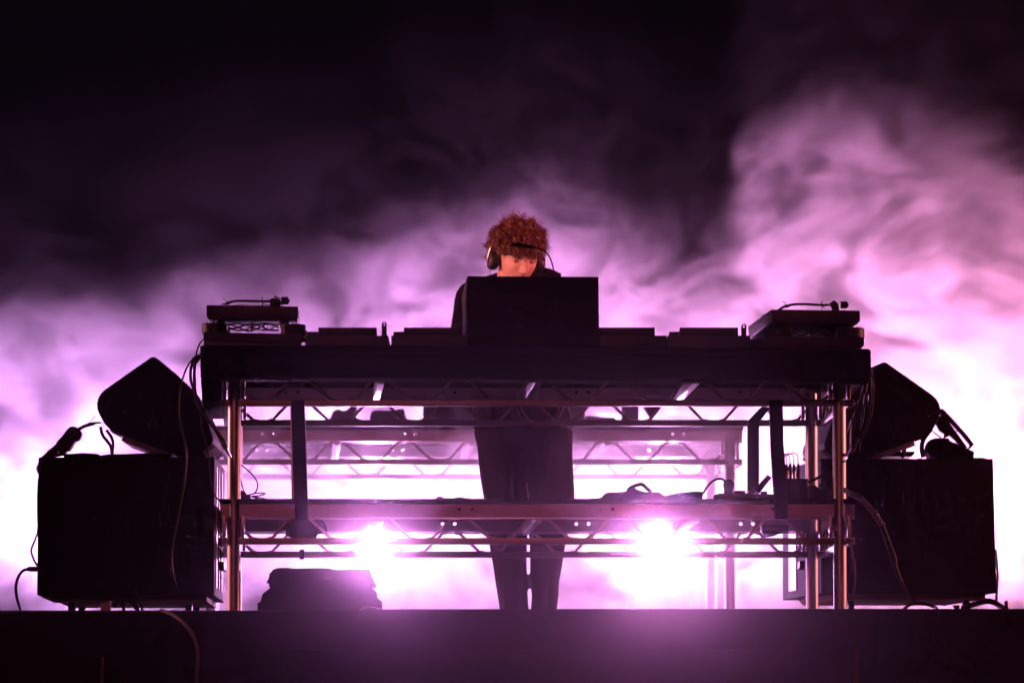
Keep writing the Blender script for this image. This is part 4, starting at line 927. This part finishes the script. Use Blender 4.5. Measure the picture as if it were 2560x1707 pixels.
def curve(pts_, v, xs=.5, xo=0):
    xw = mm('ADD', x, mm('MULTIPLY', mm('SUBTRACT', n3, .5), xs)); t_ = mm('DIVIDE', mm('ADD', xw, 3.0), 6.0)
    fc = nd('ShaderNodeFloatCurve'); L.new(t_, fc.inputs['Value']); cv = fc.mapping.curves[0]
    cv.points[0].location = (0, pts_[0][1]); cv.points[1].location = (1, pts_[-1][1])
    for p in pts_[1:-1]: cv.points.new(*p)
    fc.mapping.update(); return fc.outputs[0]
pr = [((W(a_, b_, SD).x + 3) / 6, W(a_, b_, SD).z / 3.4) for a_, b_ in prof]
top_ = mm('MULTIPLY', curve(pr, x), 3.4)
zz = mm('ADD', drift, mm('ADD', mm('MULTIPLY', mm('SUBTRACT', n2, .5), 1.15), mm('ADD', mm('MULTIPLY', mm('SUBTRACT', n1, .5), .5), mm('MULTIPLY', mm('SUBTRACT', n5, .5), .45))))
dep = mm('SUBTRACT', top_, zz)
edge_ = mm('ADD', mm('MULTIPLY', ramp(dep, -1.1, .2), .012), mm('ADD', mm('MULTIPLY', ramp(dep, -.06, .34), .36), mm('MULTIPLY', ramp(dep, .05, 1.5), .74)))
det = mm('MULTIPLY', ramp(n2, .40, .61, .14, 1), ramp(n5, .34, .6, .55, 1))
floor_ = ramp(z, .0, .7, .06, 1)
dens = mm('MULTIPLY', mm('MULTIPLY', edge_, det), floor_)
dens = mm('MULTIPLY', dens, ramp(n4, .38, .58, .35, 1))
dens = mm('MULTIPLY', dens, ramp(z, .6, 1.9, 1.7, .9))
dens = mm('MULTIPLY', dens, ramp(y, 23.0, 25.2, .14, 1.25))
dens = mm('MULTIPLY', dens, ramp(y, 26.2, 27.4, 1, .4))
vc = nd('GeometryNodeVolumeCube'); L.new(dens, vc.inputs['Density'])
vc.inputs['Min'].default_value = (-3.4, 22.9, 0.01); vc.inputs['Max'].default_value = (3.4, 28.2, 3.7)
vc.inputs['Resolution X'].default_value = 560; vc.inputs['Resolution Y'].default_value = 50; vc.inputs['Resolution Z'].default_value = 320
smn = nd('GeometryNodeSetMaterial'); L.new(vc.outputs[0], smn.inputs[0])
def volmat(name, density, g, col=(.96, .95, .97, 1)):
    m_ = bpy.data.materials.new(name); m_.use_nodes = True; nt = m_.node_tree; nt.nodes.clear()
    pv = nt.nodes.new('ShaderNodeVolumePrincipled'); pv.inputs['Density'].default_value = density; pv.inputs['Anisotropy'].default_value = g; pv.inputs['Color'].default_value = col
    ou = nt.nodes.new('ShaderNodeOutputMaterial'); nt.links.new(pv.outputs[0], ou.inputs['Volume']); return m_
smn.inputs['Material'].default_value = volmat('smoke', .62, .3)
go = nd('NodeGroupOutput'); L.new(smn.outputs[0], go.inputs[0])
me = bpy.data.meshes.new('smoke'); me.from_pydata([(0, 0, 0)], [], []); so = bpy.data.objects.new('smoke', me); sc.collection.objects.link(so)
so['kind'] = 'stuff'; so['label'] = 'billowing white and magenta smoke filling the stage behind the gear'; so['category'] = 'smoke'
so.modifiers.new('smoke', 'NODES').node_group = ng
bm = new_bm(); box(bm, -9, 9, -1, 34, -3.6, 5.2); hz = obj('haze', bm, volmat('haze', .0038, .996, (.98, .74, .94, 1))); hz['kind'] = 'stuff'; hz['label'] = 'thin even haze hanging in the air over the stage'; hz['category'] = 'haze'
